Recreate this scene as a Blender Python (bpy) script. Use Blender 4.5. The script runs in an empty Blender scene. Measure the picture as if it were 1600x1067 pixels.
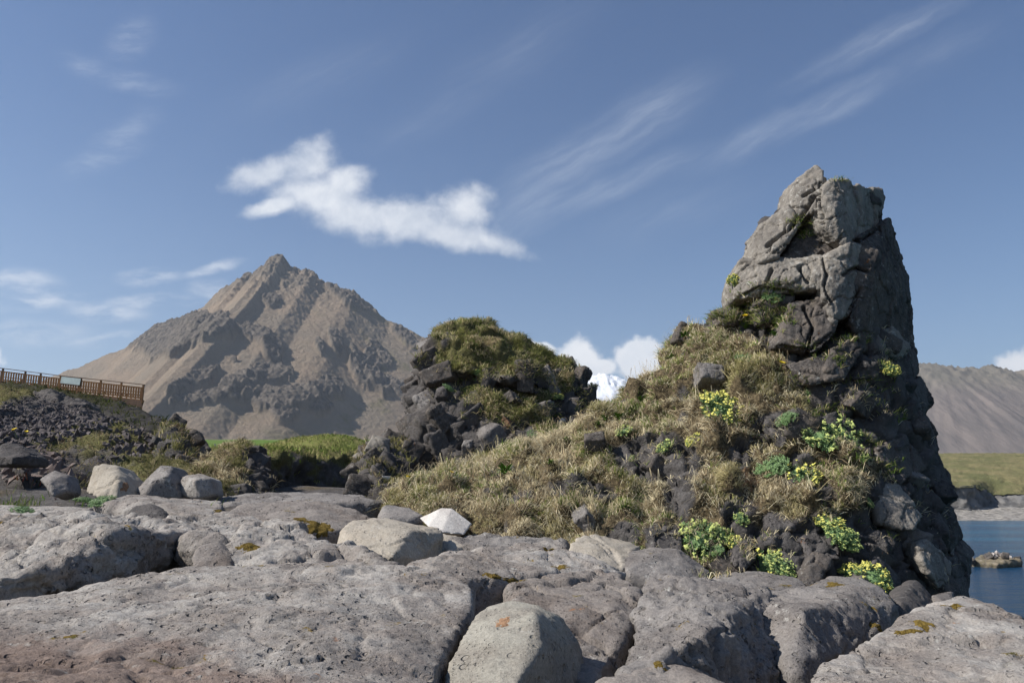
import bpy, bmesh, math, random
import numpy as np
from mathutils import Vector, Matrix
from mathutils.bvhtree import BVHTree

R = math.radians
scene = bpy.context.scene
COL = scene.collection
random.seed(7)
rng = np.random.default_rng(7)

# ------------------------------------------------------------------ camera
FPX, CX, CY = 1244.0, 800.0, 533.5          # focal length and centre in photo pixels (1600 wide)
PITCH = math.atan(242.0 / FPX)
CAM = np.array([0.0, 0.0, 1.0])
cam_d = bpy.data.cameras.new("camera")
cam_d.sensor_width = 36.0
cam_d.lens = 36.0 * FPX / 1600.0
cam_d.clip_start = 0.05
cam_d.clip_end = 40000
cam = bpy.data.objects.new("camera", cam_d)
COL.objects.link(cam)
cam.location = CAM
cam.rotation_euler = (R(90) + PITCH, 0, 0)
scene.camera = cam

# ------------------------------------------------------------------ light
SUN_EL, SUN_AZ = R(42), R(-102)              # azimuth measured clockwise from +Y (view direction); negative = left
sd = bpy.data.lights.new("sun", "SUN")
sd.energy = 5.0
sd.angle = R(0.53)
sd.color = (1.0, 0.95, 0.88)
sun = bpy.data.objects.new("sun", sd)
COL.objects.link(sun)
tosun = Vector((math.sin(SUN_AZ) * math.cos(SUN_EL), math.cos(SUN_AZ) * math.cos(SUN_EL), math.sin(SUN_EL)))
sun.rotation_euler = tosun.to_track_quat('Z', 'Y').to_euler()
scene.view_settings.view_transform = 'Standard'
scene.view_settings.look = 'None'
scene.view_settings.exposure = 0.58
scene.view_settings.gamma = 1.0
scene.cycles.max_bounces = 6
scene.cycles.diffuse_bounces = 3
scene.cycles.transparent_max_bounces = 6
scene.cycles.volume_bounces = 0


def P(px, py, d):
    """world point seen at photo pixel px, py at distance d along +Y"""
    cx, cy = (px - CX) / FPX, (CY - py) / FPX
    c, s = math.cos(PITCH), math.sin(PITCH)
    y = c - s * cy
    z = s + c * cy
    return np.array([cx / y * d, d, 1.0 + z / y * d])


def UV(px, py):
    p = P(px, py, 1.0)
    return p[0], p[2] - 1.0


def proj(V):
    X, Y, Z = V[:, 0], V[:, 1], V[:, 2] - 1.0
    c, s = math.cos(PITCH), math.sin(PITCH)
    f = Y * c + Z * s
    u = -Y * s + Z * c
    f = np.maximum(f, 1e-3)
    return CX + X / f * FPX, CY - u / f * FPX


# ------------------------------------------------------------------ node helpers
class NT:
    def __init__(self, tree):
        self.t = tree
        tree.nodes.clear()

    def n(self, typ, ins=None, **props):
        nd = self.t.nodes.new(typ)
        for k, v in props.items():
            setattr(nd, k, v)
        for k, v in (ins or {}).items():
            s = nd.inputs[k]
            if isinstance(v, bpy.types.NodeSocket):
                self.t.links.new(v, s)
            else:
                s.default_value = v
        return nd

    def math(self, op, a, b=0.0, c=0.0, clamp=False):
        return self.n('ShaderNodeMath', {0: a, 1: b, 2: c}, operation=op, use_clamp=clamp).outputs[0]

    def noise(self, vec, scale, detail=4, rough=0.55, lac=2.0, dist=0.0):
        return self.n('ShaderNodeTexNoise', {'Vector': vec, 'Scale': scale, 'Detail': detail, 'Roughness': rough,
                                             'Lacunarity': lac, 'Distortion': dist}).outputs['Fac']

    def ramp(self, v, a, b, lo=0.0, hi=1.0):
        return self.n('ShaderNodeMapRange', {0: v, 1: a, 2: b, 3: lo, 4: hi}, interpolation_type='SMOOTHSTEP').outputs[0]

    def mix(self, f, a, b, blend='MIX'):
        nd = self.t.nodes.new('ShaderNodeMix')
        nd.data_type = 'RGBA'
        nd.blend_type = blend
        for k, v in ((0, f), (6, a), (7, b)):
            if isinstance(v, bpy.types.NodeSocket):
                self.t.links.new(v, nd.inputs[k])
            else:
                nd.inputs[k].default_value = v if k == 0 else (v[0], v[1], v[2], 1.0)
        return nd.outputs[2]

    def link(self, a, b):
        self.t.links.new(a, b)


def new_mat(name):
    m = bpy.data.materials.new(name)
    m.use_nodes = True
    return m, NT(m.node_tree)


def finish(nt, color, rough=0.9, normal=None, spec=0.2, sss=None):
    ins = {'Base Color': color if isinstance(color, bpy.types.NodeSocket) else (*color, 1.0), 'Roughness': rough,
           'Specular IOR Level': spec}
    if normal is not None:
        ins['Normal'] = normal
    b = nt.n('ShaderNodeBsdfPrincipled', ins)
    o = nt.n('ShaderNodeOutputMaterial', {'Surface': b.outputs[0]})
    return b


# ------------------------------------------------------------------ world: sky with clouds by direction
world = bpy.data.worlds.new("World")
scene.world = world
world.use_nodes = True
wt = NT(world.node_tree)
sky = wt.n('ShaderNodeTexSky', sky_type='NISHITA', sun_disc=False, sun_elevation=SUN_EL, sun_rotation=SUN_AZ,
           altitude=0.0, air_density=1.0, dust_density=1.0, ozone_density=2.6)
tc = wt.n('ShaderNodeTexCoord').outputs['Generated']
sep = wt.n('ShaderNodeSeparateXYZ', {0: tc})
ysafe = wt.math('MAXIMUM', sep.outputs[1], 0.02)
u_ = wt.math('DIVIDE', sep.outputs[0], ysafe)
v_ = wt.math('DIVIDE', sep.outputs[2], ysafe)
uv = wt.n('ShaderNodeCombineXYZ', {0: u_, 1: v_}).outputs[0]


def warp(vec, scale, amt, detail=3):
    nz = wt.n('ShaderNodeTexNoise', {'Vector': vec, 'Scale': scale, 'Detail': detail, 'Roughness': 0.6}).outputs['Color']
    off = wt.n('ShaderNodeVectorMath', {0: nz, 1: (0.5, 0.5, 0.5)}, operation='SUBTRACT').outputs[0]
    off = wt.n('ShaderNodeVectorMath', {0: off, 'Scale': amt}, operation='SCALE').outputs[0]
    return wt.n('ShaderNodeVectorMath', {0: vec, 1: off}, operation='ADD').outputs[0]


def blob(vec, px, py, rx, ry, rot=0.0):
    """1 in the middle of an ellipse of directions, 0 at its rim and negative outside"""
    u, v = UV(px, py)
    s = 1.0 / FPX
    mp = wt.n('ShaderNodeMapping', {'Vector': vec, 'Location': (u, v, 0), 'Rotation': (0, 0, R(rot)),
                                    'Scale': (rx * s, ry * s, 1.0)}, vector_type='TEXTURE').outputs[0]
    ln = wt.n('ShaderNodeVectorMath', {0: mp}, operation='LENGTH').outputs['Value']
    return wt.math('SUBTRACT', 1.0, ln)


def union(vals):
    a = vals[0]
    for b in vals[1:]:
        a = wt.n('ShaderNodeMath', {0: a, 1: b, 2: 0.25}, operation='SMOOTH_MAX').outputs[0]
    return a


w1 = warp(uv, 9.0, 0.035, 5)
w2 = warp(uv, 20.0, 0.024, 6)
main = union([blob(w1, *b) for b in (
    (480, 258, 62, 44, 10), (420, 268, 64, 32, 18), (535, 285, 50, 38, 0), (505, 305, 95, 40, -12),
    (560, 335, 100, 40, -12), (650, 345, 100, 38, 0), (720, 325, 52, 44, 0), (700, 360, 110, 30, -8),
    (770, 372, 70, 24, -22), (430, 322, 55, 16, 20))])
fb = wt.noise(w2, 17.0, 9, 0.62)
mval = wt.math('ADD', main, wt.math('MULTIPLY', wt.math('SUBTRACT', fb, 0.5), 1.8))
mmask = wt.math('MULTIPLY', wt.ramp(mval, -0.25, 0.80), 0.97)
cum = union([blob(w2, *b) for b in (
    (905, 560, 42, 40, 0), (998, 562, 50, 44, 0), (1040, 575, 40, 40, 0), (925, 572, 46, 20, 0), (838, 548, 40, 14, 0),
    (1590, 575, 46, 32, 0), (1640, 560, 60, 42, 0), (-40, 560, 60, 25, 0))])
cval = wt.math('ADD', cum, wt.math('MULTIPLY', wt.math('SUBTRACT', wt.noise(w2, 30.0, 7, 0.55), 0.5), 1.1))
cmask = wt.ramp(cval, 0.0, 0.42)
small = union([blob(w1, *b) for b in ((230, 432, 62, 20, 3), (165, 484, 90, 22, -6), (330, 420, 60, 12, 14),
                                      (60, 470, 90, 20, 8), (240, 470, 120, 14, 0), (330, 450, 50, 22, 0),
                                      (40, 520, 120, 26, 4), (160, 530, 70, 14, 5), (20, 440, 90, 30, 0))])
stre = wt.n('ShaderNodeMapping', {'Vector': w1, 'Rotation': (0, 0, R(-6)), 'Scale': (1.0, 3.2, 1.0)}).outputs[0]
smask = wt.math('MULTIPLY', wt.math('MULTIPLY', wt.ramp(small, -0.1, 0.8), wt.ramp(wt.noise(stre, 13.0, 8, 0.6), 0.34, 0.7)), 0.8)
# cirrus: long streaks rising to the upper right
rot = wt.n('ShaderNodeMapping', {'Vector': w1, 'Rotation': (0, 0, R(-31)), 'Scale': (1.0, 1.0, 1.0)}).outputs[0]
strk = wt.n('ShaderNodeMapping', {'Vector': rot, 'Scale': (2.6, 20.0, 1.0)}).outputs[0]
cir = union([blob(w1, *b) for b in (
    (900, 250, 250, 60, 33), (1010, 180, 190, 64, 33), (830, 320, 120, 60, 38), (960, 290, 240, 34, 24), (1180, 215, 200, 34, 26),
    (1300, 165, 200, 36, 28), (1380, 60, 250, 34, 28))])
cir2 = wt.math('MULTIPLY', union([blob(w1, *b) for b in ((1460, 85, 220, 50, 28), (690, 170, 170, 50, 30), (800, 90, 260, 80, 35), (640, 200, 90, 26, 24), (1050, 330, 200, 60, 20), (500, 120, 240, 60, 25))]), 0.42)
cir = wt.math('MAXIMUM', cir, cir2)
cirm = wt.math('MULTIPLY', wt.math('MULTIPLY', wt.ramp(cir, -0.05, 1.0), wt.ramp(wt.noise(strk, 3.0, 9, 0.68), 0.30, 0.80, 0.25, 1.0)), 0.30)
# faint wisps upper left
wis = union([blob(w2, *b) for b in ((205, 60, 70, 50, 60), (210, 128, 100, 30, -14), (190, 210, 100, 40, 38), (160, 250, 100, 30, 20), (150, 110, 90, 30, -20))])
strl = wt.n('ShaderNodeMapping', {'Vector': w2, 'Rotation': (0, 0, R(-20)), 'Scale': (1.0, 3.5, 1.0)}).outputs[0]
wism = wt.math('MULTIPLY', wt.math('MULTIPLY', wt.ramp(wis, -0.05, 1.0), wt.ramp(wt.noise(strl, 16.0, 8, 0.65), 0.34, 0.74, 0.15, 1.0)), 0.27)
front = wt.ramp(sep.outputs[1], 0.05, 0.2)
skyc = wt.n('ShaderNodeVectorMath', {0: sky.outputs[0], 'Scale': 0.056}, operation='SCALE').outputs[0]
elev = wt.ramp(sep.outputs[2], 0.02, 0.55)
skyc = wt.mix(1.0, skyc, wt.mix(elev, (1.05, 1.22, 1.36), (0.55, 0.86, 1.18)), 'MULTIPLY')
shade = wt.ramp(wt.noise(w2, 13.0, 6, 0.6), 0.3, 0.68, 0.0, 1.0)
ccol = wt.mix(shade, (0.40, 0.44, 0.51), (0.63, 0.645, 0.67))
c = skyc
for m_ in (cirm, wism, smask):
    c = wt.mix(wt.math('MULTIPLY', m_, front), c, (0.48, 0.52, 0.585))
c = wt.mix(wt.math('MULTIPLY', mmask, front), c, ccol)
c = wt.mix(wt.math('MULTIPLY', cmask, front), c, wt.mix(shade, (0.60, 0.63, 0.67), (0.74, 0.74, 0.745)))
bg = wt.n('ShaderNodeBackground', {'Color': c, 'Strength': 1.0})
wt.n('ShaderNodeOutputWorld', {'Surface': bg.outputs[0]})

# ------------------------------------------------------------------ numpy noise
_g = rng.normal(size=(256, 3))
_g /= np.linalg.norm(_g, axis=1)[:, None]
_perm = rng.permutation(256)
_perm = np.concatenate([_perm, _perm, _perm])
_cellr = rng.random((256, 3))


def _h(ix, iy, iz):
    return _perm[_perm[_perm[ix & 255] + (iy & 255)] + (iz & 255)]


def perlin(p):
    i = np.floor(p).astype(np.int64)
    f = p - i
    w = f * f * f * (f * (f * 6 - 15) + 10)
    out = np.zeros(len(p))
    for dx in (0, 1):
        wx = w[:, 0] if dx else 1 - w[:, 0]
        for dy in (0, 1):
            wy = w[:, 1] if dy else 1 - w[:, 1]
            for dz in (0, 1):
                wz = w[:, 2] if dz else 1 - w[:, 2]
                g = _g[_h(i[:, 0] + dx, i[:, 1] + dy, i[:, 2] + dz)]
                out += wx * wy * wz * (g[:, 0] * (f[:, 0] - dx) + g[:, 1] * (f[:, 1] - dy) + g[:, 2] * (f[:, 2] - dz))
    return out * 1.5


def fbm(p, octv=4, gain=0.5, lac=2.03):
    a, s, out = 1.0, 1.0, np.zeros(len(p))
    for k in range(octv):
        out += a * perlin(p * s + 17.3 * k)
        a *= gain
        s *= lac
    return out


def ridged(p, octv=4, gain=0.5, lac=2.1):
    a, s, out = 1.0, 1.0, np.zeros(len(p))
    for k in range(octv):
        out += a * (1 - 2 * np.abs(perlin(p * s + 9.1 * k)))
        a *= gain
        s *= lac
    return out


def worley(p):
    """distance to the nearest and second nearest feature point, and a random value per cell"""
    i = np.floor(p).astype(np.int64)
    f = p - i
    f1 = np.full(len(p), 9.0)
    f2 = np.full(len(p), 9.0)
    idc = np.zeros(len(p))
    for dx in (-1, 0, 1):
        for dy in (-1, 0, 1):
            for dz in (-1, 0, 1):
                h = _h(i[:, 0] + dx, i[:, 1] + dy, i[:, 2] + dz)
                q = _cellr[h] + (dx, dy, dz) - f
                d = np.sqrt((q * q).sum(1))
                nearer = d < f1
                f2 = np.where(nearer, f1, np.minimum(f2, d))
                idc = np.where(nearer, h / 255.0, idc)
                f1 = np.where(nearer, d, f1)
    return f1, f2, idc


def sstep(a, b, x):
    t = np.clip((x - a) / (b - a), 0, 1)
    return t * t * (3 - 2 * t)


# ------------------------------------------------------------------ mesh helpers
def mesh_np(name, V, faces_idx, loop_tot, mats, smooth=True, mat_idx=None):
    """mesh from numpy: V (n,3), flat loop indices, loops per face"""
    me = bpy.data.meshes.new(name)
    nv, nf, nl = len(V), len(loop_tot), len(faces_idx)
    me.vertices.add(nv)
    me.vertices.foreach_set('co', np.ascontiguousarray(V, dtype=np.float32).ravel())
    me.loops.add(nl)
    me.loops.foreach_set('vertex_index', np.ascontiguousarray(faces_idx, dtype=np.int32))
    me.polygons.add(nf)
    start = np.concatenate([[0], np.cumsum(loop_tot)[:-1]]).astype(np.int32)
    me.polygons.foreach_set('loop_start', start)
    if mat_idx is not None:
        me.polygons.foreach_set('material_index', np.ascontiguousarray(mat_idx, dtype=np.int32))
    for m in (mats if isinstance(mats, (list, tuple)) else [mats]):
        me.materials.append(m)
    me.update(calc_edges=True)
    me.polygons.foreach_set('use_smooth', np.full(nf, smooth, dtype=bool))
    return me


def attr(me, name, vals):
    a = me.attributes.new(name, 'FLOAT', 'POINT')
    a.data.foreach_set('value', np.ascontiguousarray(vals, dtype=np.float32))


def cattr(me, name, cols):
    a = me.attributes.new(name, 'FLOAT_COLOR', 'POINT')
    c4 = np.ones((len(cols), 4), dtype=np.float32)
    c4[:, :3] = cols
    a.data.foreach_set('color', c4.ravel())


def put(name, me, label=None, cat=None, group=None, kind=None, parent=None):
    o = bpy.data.objects.new(name, me)
    COL.objects.link(o)
    if parent is not None:
        o.parent = parent
    for k, v in (('label', label), ('category', cat), ('group', group), ('kind', kind)):
        if v:
            o[k] = v
    return o


def hull(pts):
    bm = bmesh.new()
    for p in pts:
        bm.verts.new(p)
    r = bmesh.ops.convex_hull(bm, input=bm.verts[:])
    junk = [g for g in r['geom_interior'] if isinstance(g, bmesh.types.BMVert)]
    bmesh.ops.delete(bm, geom=junk, context='VERTS')
    loose = [v for v in bm.verts if not v.link_faces]
    bmesh.ops.delete(bm, geom=loose, context='VERTS')
    bmesh.ops.recalc_face_normals(bm, faces=bm.faces[:])
    bm.verts.index_update()
    V = np.array([v.co[:] for v in bm.verts])
    F = [[v.index for v in f.verts] for f in bm.faces]
    bm.free()
    return V, F


def join(parts):
    VV, FF, o = [], [], 0
    for V, F in parts:
        VV.append(V)
        FF += [[i + o for i in f] for f in F]
        o += len(V)
    return np.concatenate(VV), FF


def get_np(me):
    V = np.empty(len(me.vertices) * 3, dtype=np.float32)
    me.vertices.foreach_get('co', V)
    li = np.empty(len(me.loops), dtype=np.int32)
    me.loops.foreach_get('vertex_index', li)
    lt = np.empty(len(me.polygons), dtype=np.int32)
    me.polygons.foreach_get('loop_total', lt)
    return V.reshape(-1, 3).astype(np.float64), li, lt


def remesh(hulls, voxel):
    V, F = join([hull(h) for h in hulls])
    me = bpy.data.meshes.new("tmp")
    me.from_pydata([tuple(v) for v in V], [], F)
    ob = bpy.data.objects.new("tmp", me)
    COL.objects.link(ob)
    md = ob.modifiers.new("r", 'REMESH')
    md.mode = 'VOXEL'
    md.voxel_size = voxel
    dg = bpy.context.evaluated_depsgraph_get()
    dg.update()
    me2 = bpy.data.meshes.new_from_object(ob.evaluated_get(dg))
    out = get_np(me2)
    bpy.data.objects.remove(ob)
    bpy.data.meshes.remove(me)
    bpy.data.meshes.remove(me2)
    return out


def edges_of(li, lt):
    st = np.concatenate([[0], np.cumsum(lt)[:-1]])
    nxt = np.arange(len(li)) + 1
    nxt[st + lt - 1] = st
    return np.stack([li, li[nxt]], 1)


def smooth_np(V, li, lt, it, k=0.5):
    E = edges_of(li, lt)
    n = len(V)
    deg = np.bincount(E[:, 0], minlength=n) + np.bincount(E[:, 1], minlength=n)
    deg = np.maximum(deg, 1)[:, None]
    for _ in range(it):
        S = np.stack([np.bincount(E[:, 0], V[E[:, 1], a], n) + np.bincount(E[:, 1], V[E[:, 0], a], n) for a in range(3)], 1)
        V = V + k * (S / deg - V)
    return V


def tris_of(li, lt):
    st = np.concatenate([[0], np.cumsum(lt)[:-1]])
    T = []
    for k in (1, 2):
        ok = lt > k + 0
        ok = (lt - 1) > k
        s = st[ok] if k == 2 else st
        if k == 2:
            s = st[lt > 3]
        T.append(np.stack([li[s], li[s + k], li[s + k + 1]], 1))
    return np.concatenate(T)


def normals_np(V, li, lt):
    T = tris_of(li, lt)
    fn = np.cross(V[T[:, 1]] - V[T[:, 0]], V[T[:, 2]] - V[T[:, 0]])
    n = len(V)
    N = np.zeros((n, 3))
    for k in range(3):
        for a in range(3):
            N[:, a] += np.bincount(T[:, k], fn[:, a], n)
    N /= np.maximum(np.linalg.norm(N, axis=1), 1e-12)[:, None]
    return N


def lava_disp(V, N, amp=1.0, pits=1.0, seed=0.0, crack=0.0, rough=1.0):
    """weathered lava: lumps, layered grain, open gas holes, joints"""
    q = V + seed
    d = 0.045 * fbm(q * 1.3, 3) + 0.012 * rough * fbm(q * 5.0, 5, 0.6)
    d += 0.010 * rough * np.abs(fbm(q * 2.6 + 60, 4, 0.6))
    d += 0.007 * rough * ridged(q * np.array([5.0, 5.0, 14.0]), 4, 0.6)
    if pits > 0:
        m = sstep(-0.25, 0.45, fbm(q * 1.3 + 5, 2))
        f1, f2, idc = worley(q * 13.0)
        d -= pits * 0.030 * m * sstep(0.34, 0.16, f1) * (idc > 0.55)
        f1, f2, idc = worley(q * 27.0 + 3.3)
        d -= pits * 0.013 * (0.2 + 0.8 * m) * sstep(0.36, 0.18, f1) * (idc > 0.5)
    st = (q @ np.array([0.35, 0.2, 1.0])) * 5.0 + 1.5 * fbm(q * 0.9, 3)
    d += 0.018 * rough * (np.abs((st % 1.0) - 0.5) - 0.25) * sstep(-0.2, 0.3, fbm(q * 0.8 + 23, 2))
    if crack > 0:
        f1, f2, idc = worley(q * 1.5 + 0.25 * np.stack([fbm(q * 2.2, 2), fbm(q * 2.2 + 31, 2), fbm(q * 2.2 + 67, 2)], 1))
        d -= crack * 0.07 * sstep(0.045, 0.0, f2 - f1) - crack * 0.05 * (idc - 0.5)
    return V + N * (d * amp)[:, None]


def add_low(pts, drop, spread=1.0, zmin=None):
    """extra hull points under a slab so that it is a solid block standing in the ground"""
    A = np.array(pts)
    c = A.mean(0)
    B = A.copy()
    B[:, :2] = c[:2] + (A[:, :2] - c[:2]) * spread
    B[:, 2] = (A[:, 2].min() - drop) if zmin is None else zmin
    return np.concatenate([A, B])


def pushed(pts, dy, shrink=0.85):
    A = np.array(pts)
    c = A.mean(0)
    B = c + (A - c) * shrink
    B[:, 1] = A[:, 1] + dy
    return np.concatenate([A, B])


def PP(lst):
    return np.array([P(*t) for t in lst])


# ------------------------------------------------------------------ materials
def rock_mat(name, c1, c2, c3, lichen=(0.5, 0.49, 0.45), lich=0.35, moss=0.0, orange=0.0, bump=1.0, scale=1.0, pit=1.0, band=None):
    m, nt = new_mat(name)
    co = nt.n('ShaderNodeTexCoord').outputs['Object']
    oi = nt.n('ShaderNodeObjectInfo').outputs['Random']
    off = nt.n('ShaderNodeCombineXYZ', {0: nt.math('MULTIPLY', oi, 37.0), 1: nt.math('MULTIPLY', oi, 11.0), 2: 0.0}).outputs[0]
    v = nt.n('ShaderNodeVectorMath', {0: co, 1: off}, operation='ADD').outputs[0]
    big = nt.ramp(nt.noise(v, 1.1 * scale, 5, 0.6), 0.38, 0.62)
    mid = nt.ramp(nt.noise(v, 4.5 * scale, 6, 0.65), 0.40, 0.66)
    col = nt.mix(big, c1, c2)
    col = nt.mix(nt.math('MULTIPLY', mid, 0.6), col, c3)
    if band:                                  # a rusty weathered zone along the low near edge of the slab
        by = nt.n('ShaderNodeSeparateXYZ', {0: co}).outputs
        bb = nt.math('ADD', nt.math('ADD', by[1], nt.math('MULTIPLY', by[0], 0.25)), nt.math('MULTIPLY', nt.noise(v, 1.7, 6, 0.65), 1.8))
        col = nt.mix(nt.math('MULTIPLY', nt.ramp(bb, band[0], band[1]), 0.85), col, nt.mix(mid, (0.175, 0.125, 0.10), (0.235, 0.175, 0.145)))
    sp = nt.noise(v, 55 * scale, 4, 0.7)
    spk = nt.n('ShaderNodeCombineColor', {0: nt.ramp(sp, 0.25, 0.75, 0.74, 1.2), 1: nt.ramp(sp, 0.25, 0.75, 0.74, 1.2), 2: nt.ramp(sp, 0.25, 0.75, 0.74, 1.2)}).outputs[0]
    col = nt.mix(1.0, col, spk, 'MULTIPLY')
    if lich > 0:
        l1 = nt.ramp(nt.noise(v, 15 * scale, 6, 0.7), 0.62 - 0.12 * lich, 0.78 - 0.12 * lich)
        l2 = nt.ramp(nt.noise(v, 2.3 * scale, 4, 0.6), 0.42, 0.6)
        col = nt.mix(nt.math('MULTIPLY', nt.math('MULTIPLY', l1, l2), 0.75), col, lichen)
    geo = nt.n('ShaderNodeNewGeometry')
    up = nt.n('ShaderNodeSeparateXYZ', {0: geo.outputs['Normal']}).outputs[2]
    if orange > 0:
        o1 = nt.ramp(nt.noise(v, 6 * scale, 5, 0.65), 0.70 - 0.06 * orange, 0.76 - 0.06 * orange)
        col = nt.mix(nt.math('MULTIPLY', o1, 0.6), col, (0.30, 0.12, 0.035))
    if moss > 0:
        k = nt.ramp(nt.noise(v, 3.1 * scale, 7, 0.7), 0.66 - 0.12 * moss, 0.70 - 0.12 * moss)
        k = nt.math('MULTIPLY', k, nt.ramp(up, 0.35, 0.8))
        mc = nt.mix(nt.ramp(nt.noise(v, 14 * scale, 3), 0.4, 0.6), (0.10, 0.085, 0.02), (0.19, 0.12, 0.025))
        col = nt.mix(k, col, mc)
    b1 = nt.noise(v, 20 * scale, 10, 0.72)
    wv = nt.n('ShaderNodeTexNoise', {'Vector': v, 'Scale': 26.0 * scale, 'Detail': 2.0}).outputs['Color']
    wv = nt.n('ShaderNodeVectorMath', {0: wv, 'Scale': 0.012 / scale}, operation='SCALE').outputs[0]
    vw = nt.n('ShaderNodeVectorMath', {0: v, 1: wv}, operation='ADD').outputs[0]
    h2 = None
    zone = nt.ramp(nt.noise(v, 2.2 * scale, 4), 0.36, 0.62)
    for sc_, dp in ((17, 1.0), (40, 0.6), (85, 0.3)):
        vo = nt.n('ShaderNodeTexVoronoi', {'Vector': vw, 'Scale': sc_ * scale, 'Randomness': 1.0}, feature='F1')
        rnd = nt.n('ShaderNodeSeparateXYZ', {0: vo.outputs['Color']}).outputs[0]
        rad = nt.ramp(rnd, 0.45, 1.0, 0.0, 0.36)
        hole = nt.math('MULTIPLY', nt.ramp(nt.math('SUBTRACT', vo.outputs['Distance'], rad), 0.08, -0.10), nt.math('MULTIPLY', zone, dp))
        h2 = hole if h2 is None else nt.math('MAXIMUM', h2, hole)
    bp = nt.n('ShaderNodeBump', {'Height': b1, 'Strength': min(1.0, 0.8 * bump), 'Distance': 0.03 * bump / scale}).outputs[0]
    bp = nt.n('ShaderNodeBump', {'Height': h2, 'Strength': 1.0, 'Distance': 0.045 * pit / scale, 'Normal': bp}, invert=True).outputs[0]
    finish(nt, col, 0.92, bp, 0.15)
    return m


M_SLAB = rock_mat("pale_lava", (0.355, 0.332, 0.305), (0.21, 0.186, 0.167), (0.245, 0.208, 0.182), lich=0.5, moss=0.25, orange=0.15)
M_SLAB_BIG = rock_mat("pale_lava_rusty_edge", (0.355, 0.332, 0.305), (0.21, 0.186, 0.167), (0.245, 0.208, 0.182), lich=0.5, moss=0.2, orange=0.2, band=(0.35, -0.25))
M_SLAB_BROWN = rock_mat("brown_lava", (0.245, 0.217, 0.195), (0.16, 0.133, 0.115), (0.25, 0.225, 0.205), lich=0.4, moss=0.15, orange=0.4)
M_SLAB_GREY = rock_mat("grey_lava", (0.22, 0.204, 0.192), (0.15, 0.135, 0.126), (0.255, 0.23, 0.21), lich=0.6, moss=0.3)
M_TAN = rock_mat("tan_stone", (0.37, 0.33, 0.275), (0.29, 0.26, 0.215), (0.31, 0.265, 0.21), lich=0.3, pit=0.3, bump=0.6)
M_WHITE = rock_mat("white_stone", (0.58, 0.545, 0.50), (0.48, 0.45, 0.41), (0.40, 0.36, 0.33), lich=0.0, pit=0.1, bump=0.4)
M_BOULD = rock_mat("grey_boulder", (0.315, 0.295, 0.25), (0.25, 0.23, 0.195), (0.215, 0.19, 0.16), lich=0.4, pit=0.5, bump=0.8)
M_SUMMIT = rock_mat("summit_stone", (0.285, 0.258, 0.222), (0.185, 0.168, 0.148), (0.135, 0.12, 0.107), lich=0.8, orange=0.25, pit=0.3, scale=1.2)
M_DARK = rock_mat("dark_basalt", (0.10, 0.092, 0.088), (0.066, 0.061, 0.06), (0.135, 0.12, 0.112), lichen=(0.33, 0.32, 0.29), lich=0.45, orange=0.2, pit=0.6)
M_DARK2 = rock_mat("rusty_basalt", (0.10, 0.088, 0.08), (0.063, 0.058, 0.056), (0.16, 0.132, 0.108), lichen=(0.38, 0.37, 0.34), lich=0.75, orange=0.75, moss=0.3, pit=0.5)
M_SCREE = rock_mat("scree_stone", (0.115, 0.10, 0.10), (0.085, 0.075, 0.074), (0.15, 0.125, 0.12), lich=0.1, bump=0.6, pit=0.4)


def earth_mat(name, soil1, soil2, dry, rock, rocklich=(0.26, 0.25, 0.23)):
    """thatch and soil that turn to rock where the vertex attribute 'rock' says so"""
    m, nt = new_mat(name)
    v = nt.n('ShaderNodeTexCoord').outputs['Object']
    a = nt.n('ShaderNodeAttribute', attribute_name='rock').outputs['Fac']
    c = nt.mix(nt.ramp(nt.noise(v, 6, 5, 0.65), 0.35, 0.65), soil1, soil2)
    c = nt.mix(nt.ramp(nt.noise(v, 26, 5, 0.7), 0.42, 0.62), c, dry)
    r = nt.mix(nt.ramp(nt.noise(v, 3.0, 6, 0.65), 0.35, 0.65), rock, tuple(x * 1.7 for x in rock))
    r = nt.mix(nt.math('MULTIPLY', nt.ramp(nt.noise(v, 17, 6, 0.7), 0.58, 0.72), 0.7), r, rocklich)
    col = nt.mix(a, c, r)
    h = nt.math('ADD', nt.noise(v, 34, 8, 0.7), nt.math('MULTIPLY', nt.noise(v, 9, 4), 1.2))
    bp = nt.n('ShaderNodeBump', {'Height': h, 'Strength': 0.9, 'Distance': 0.05}).outputs[0]
    finish(nt, col, 0.95, bp, 0.1)
    return m


M_EARTH = earth_mat("turf", (0.06, 0.047, 0.03), (0.10, 0.076, 0.046), (0.20, 0.155, 0.09), (0.075, 0.069, 0.066))
M_EARTH2 = earth_mat("mossy_turf", (0.075, 0.075, 0.03), (0.12, 0.10, 0.045), (0.16, 0.15, 0.065), (0.075, 0.068, 0.064))


M_HEATH_SHADE = earth_mat("heath_painted_shade", (0.025, 0.026, 0.014), (0.04, 0.035, 0.02), (0.05, 0.05, 0.025), (0.04, 0.037, 0.036), (0.09, 0.09, 0.08))  # dark moss, with the shade under the boardwalk painted into the colours


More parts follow.
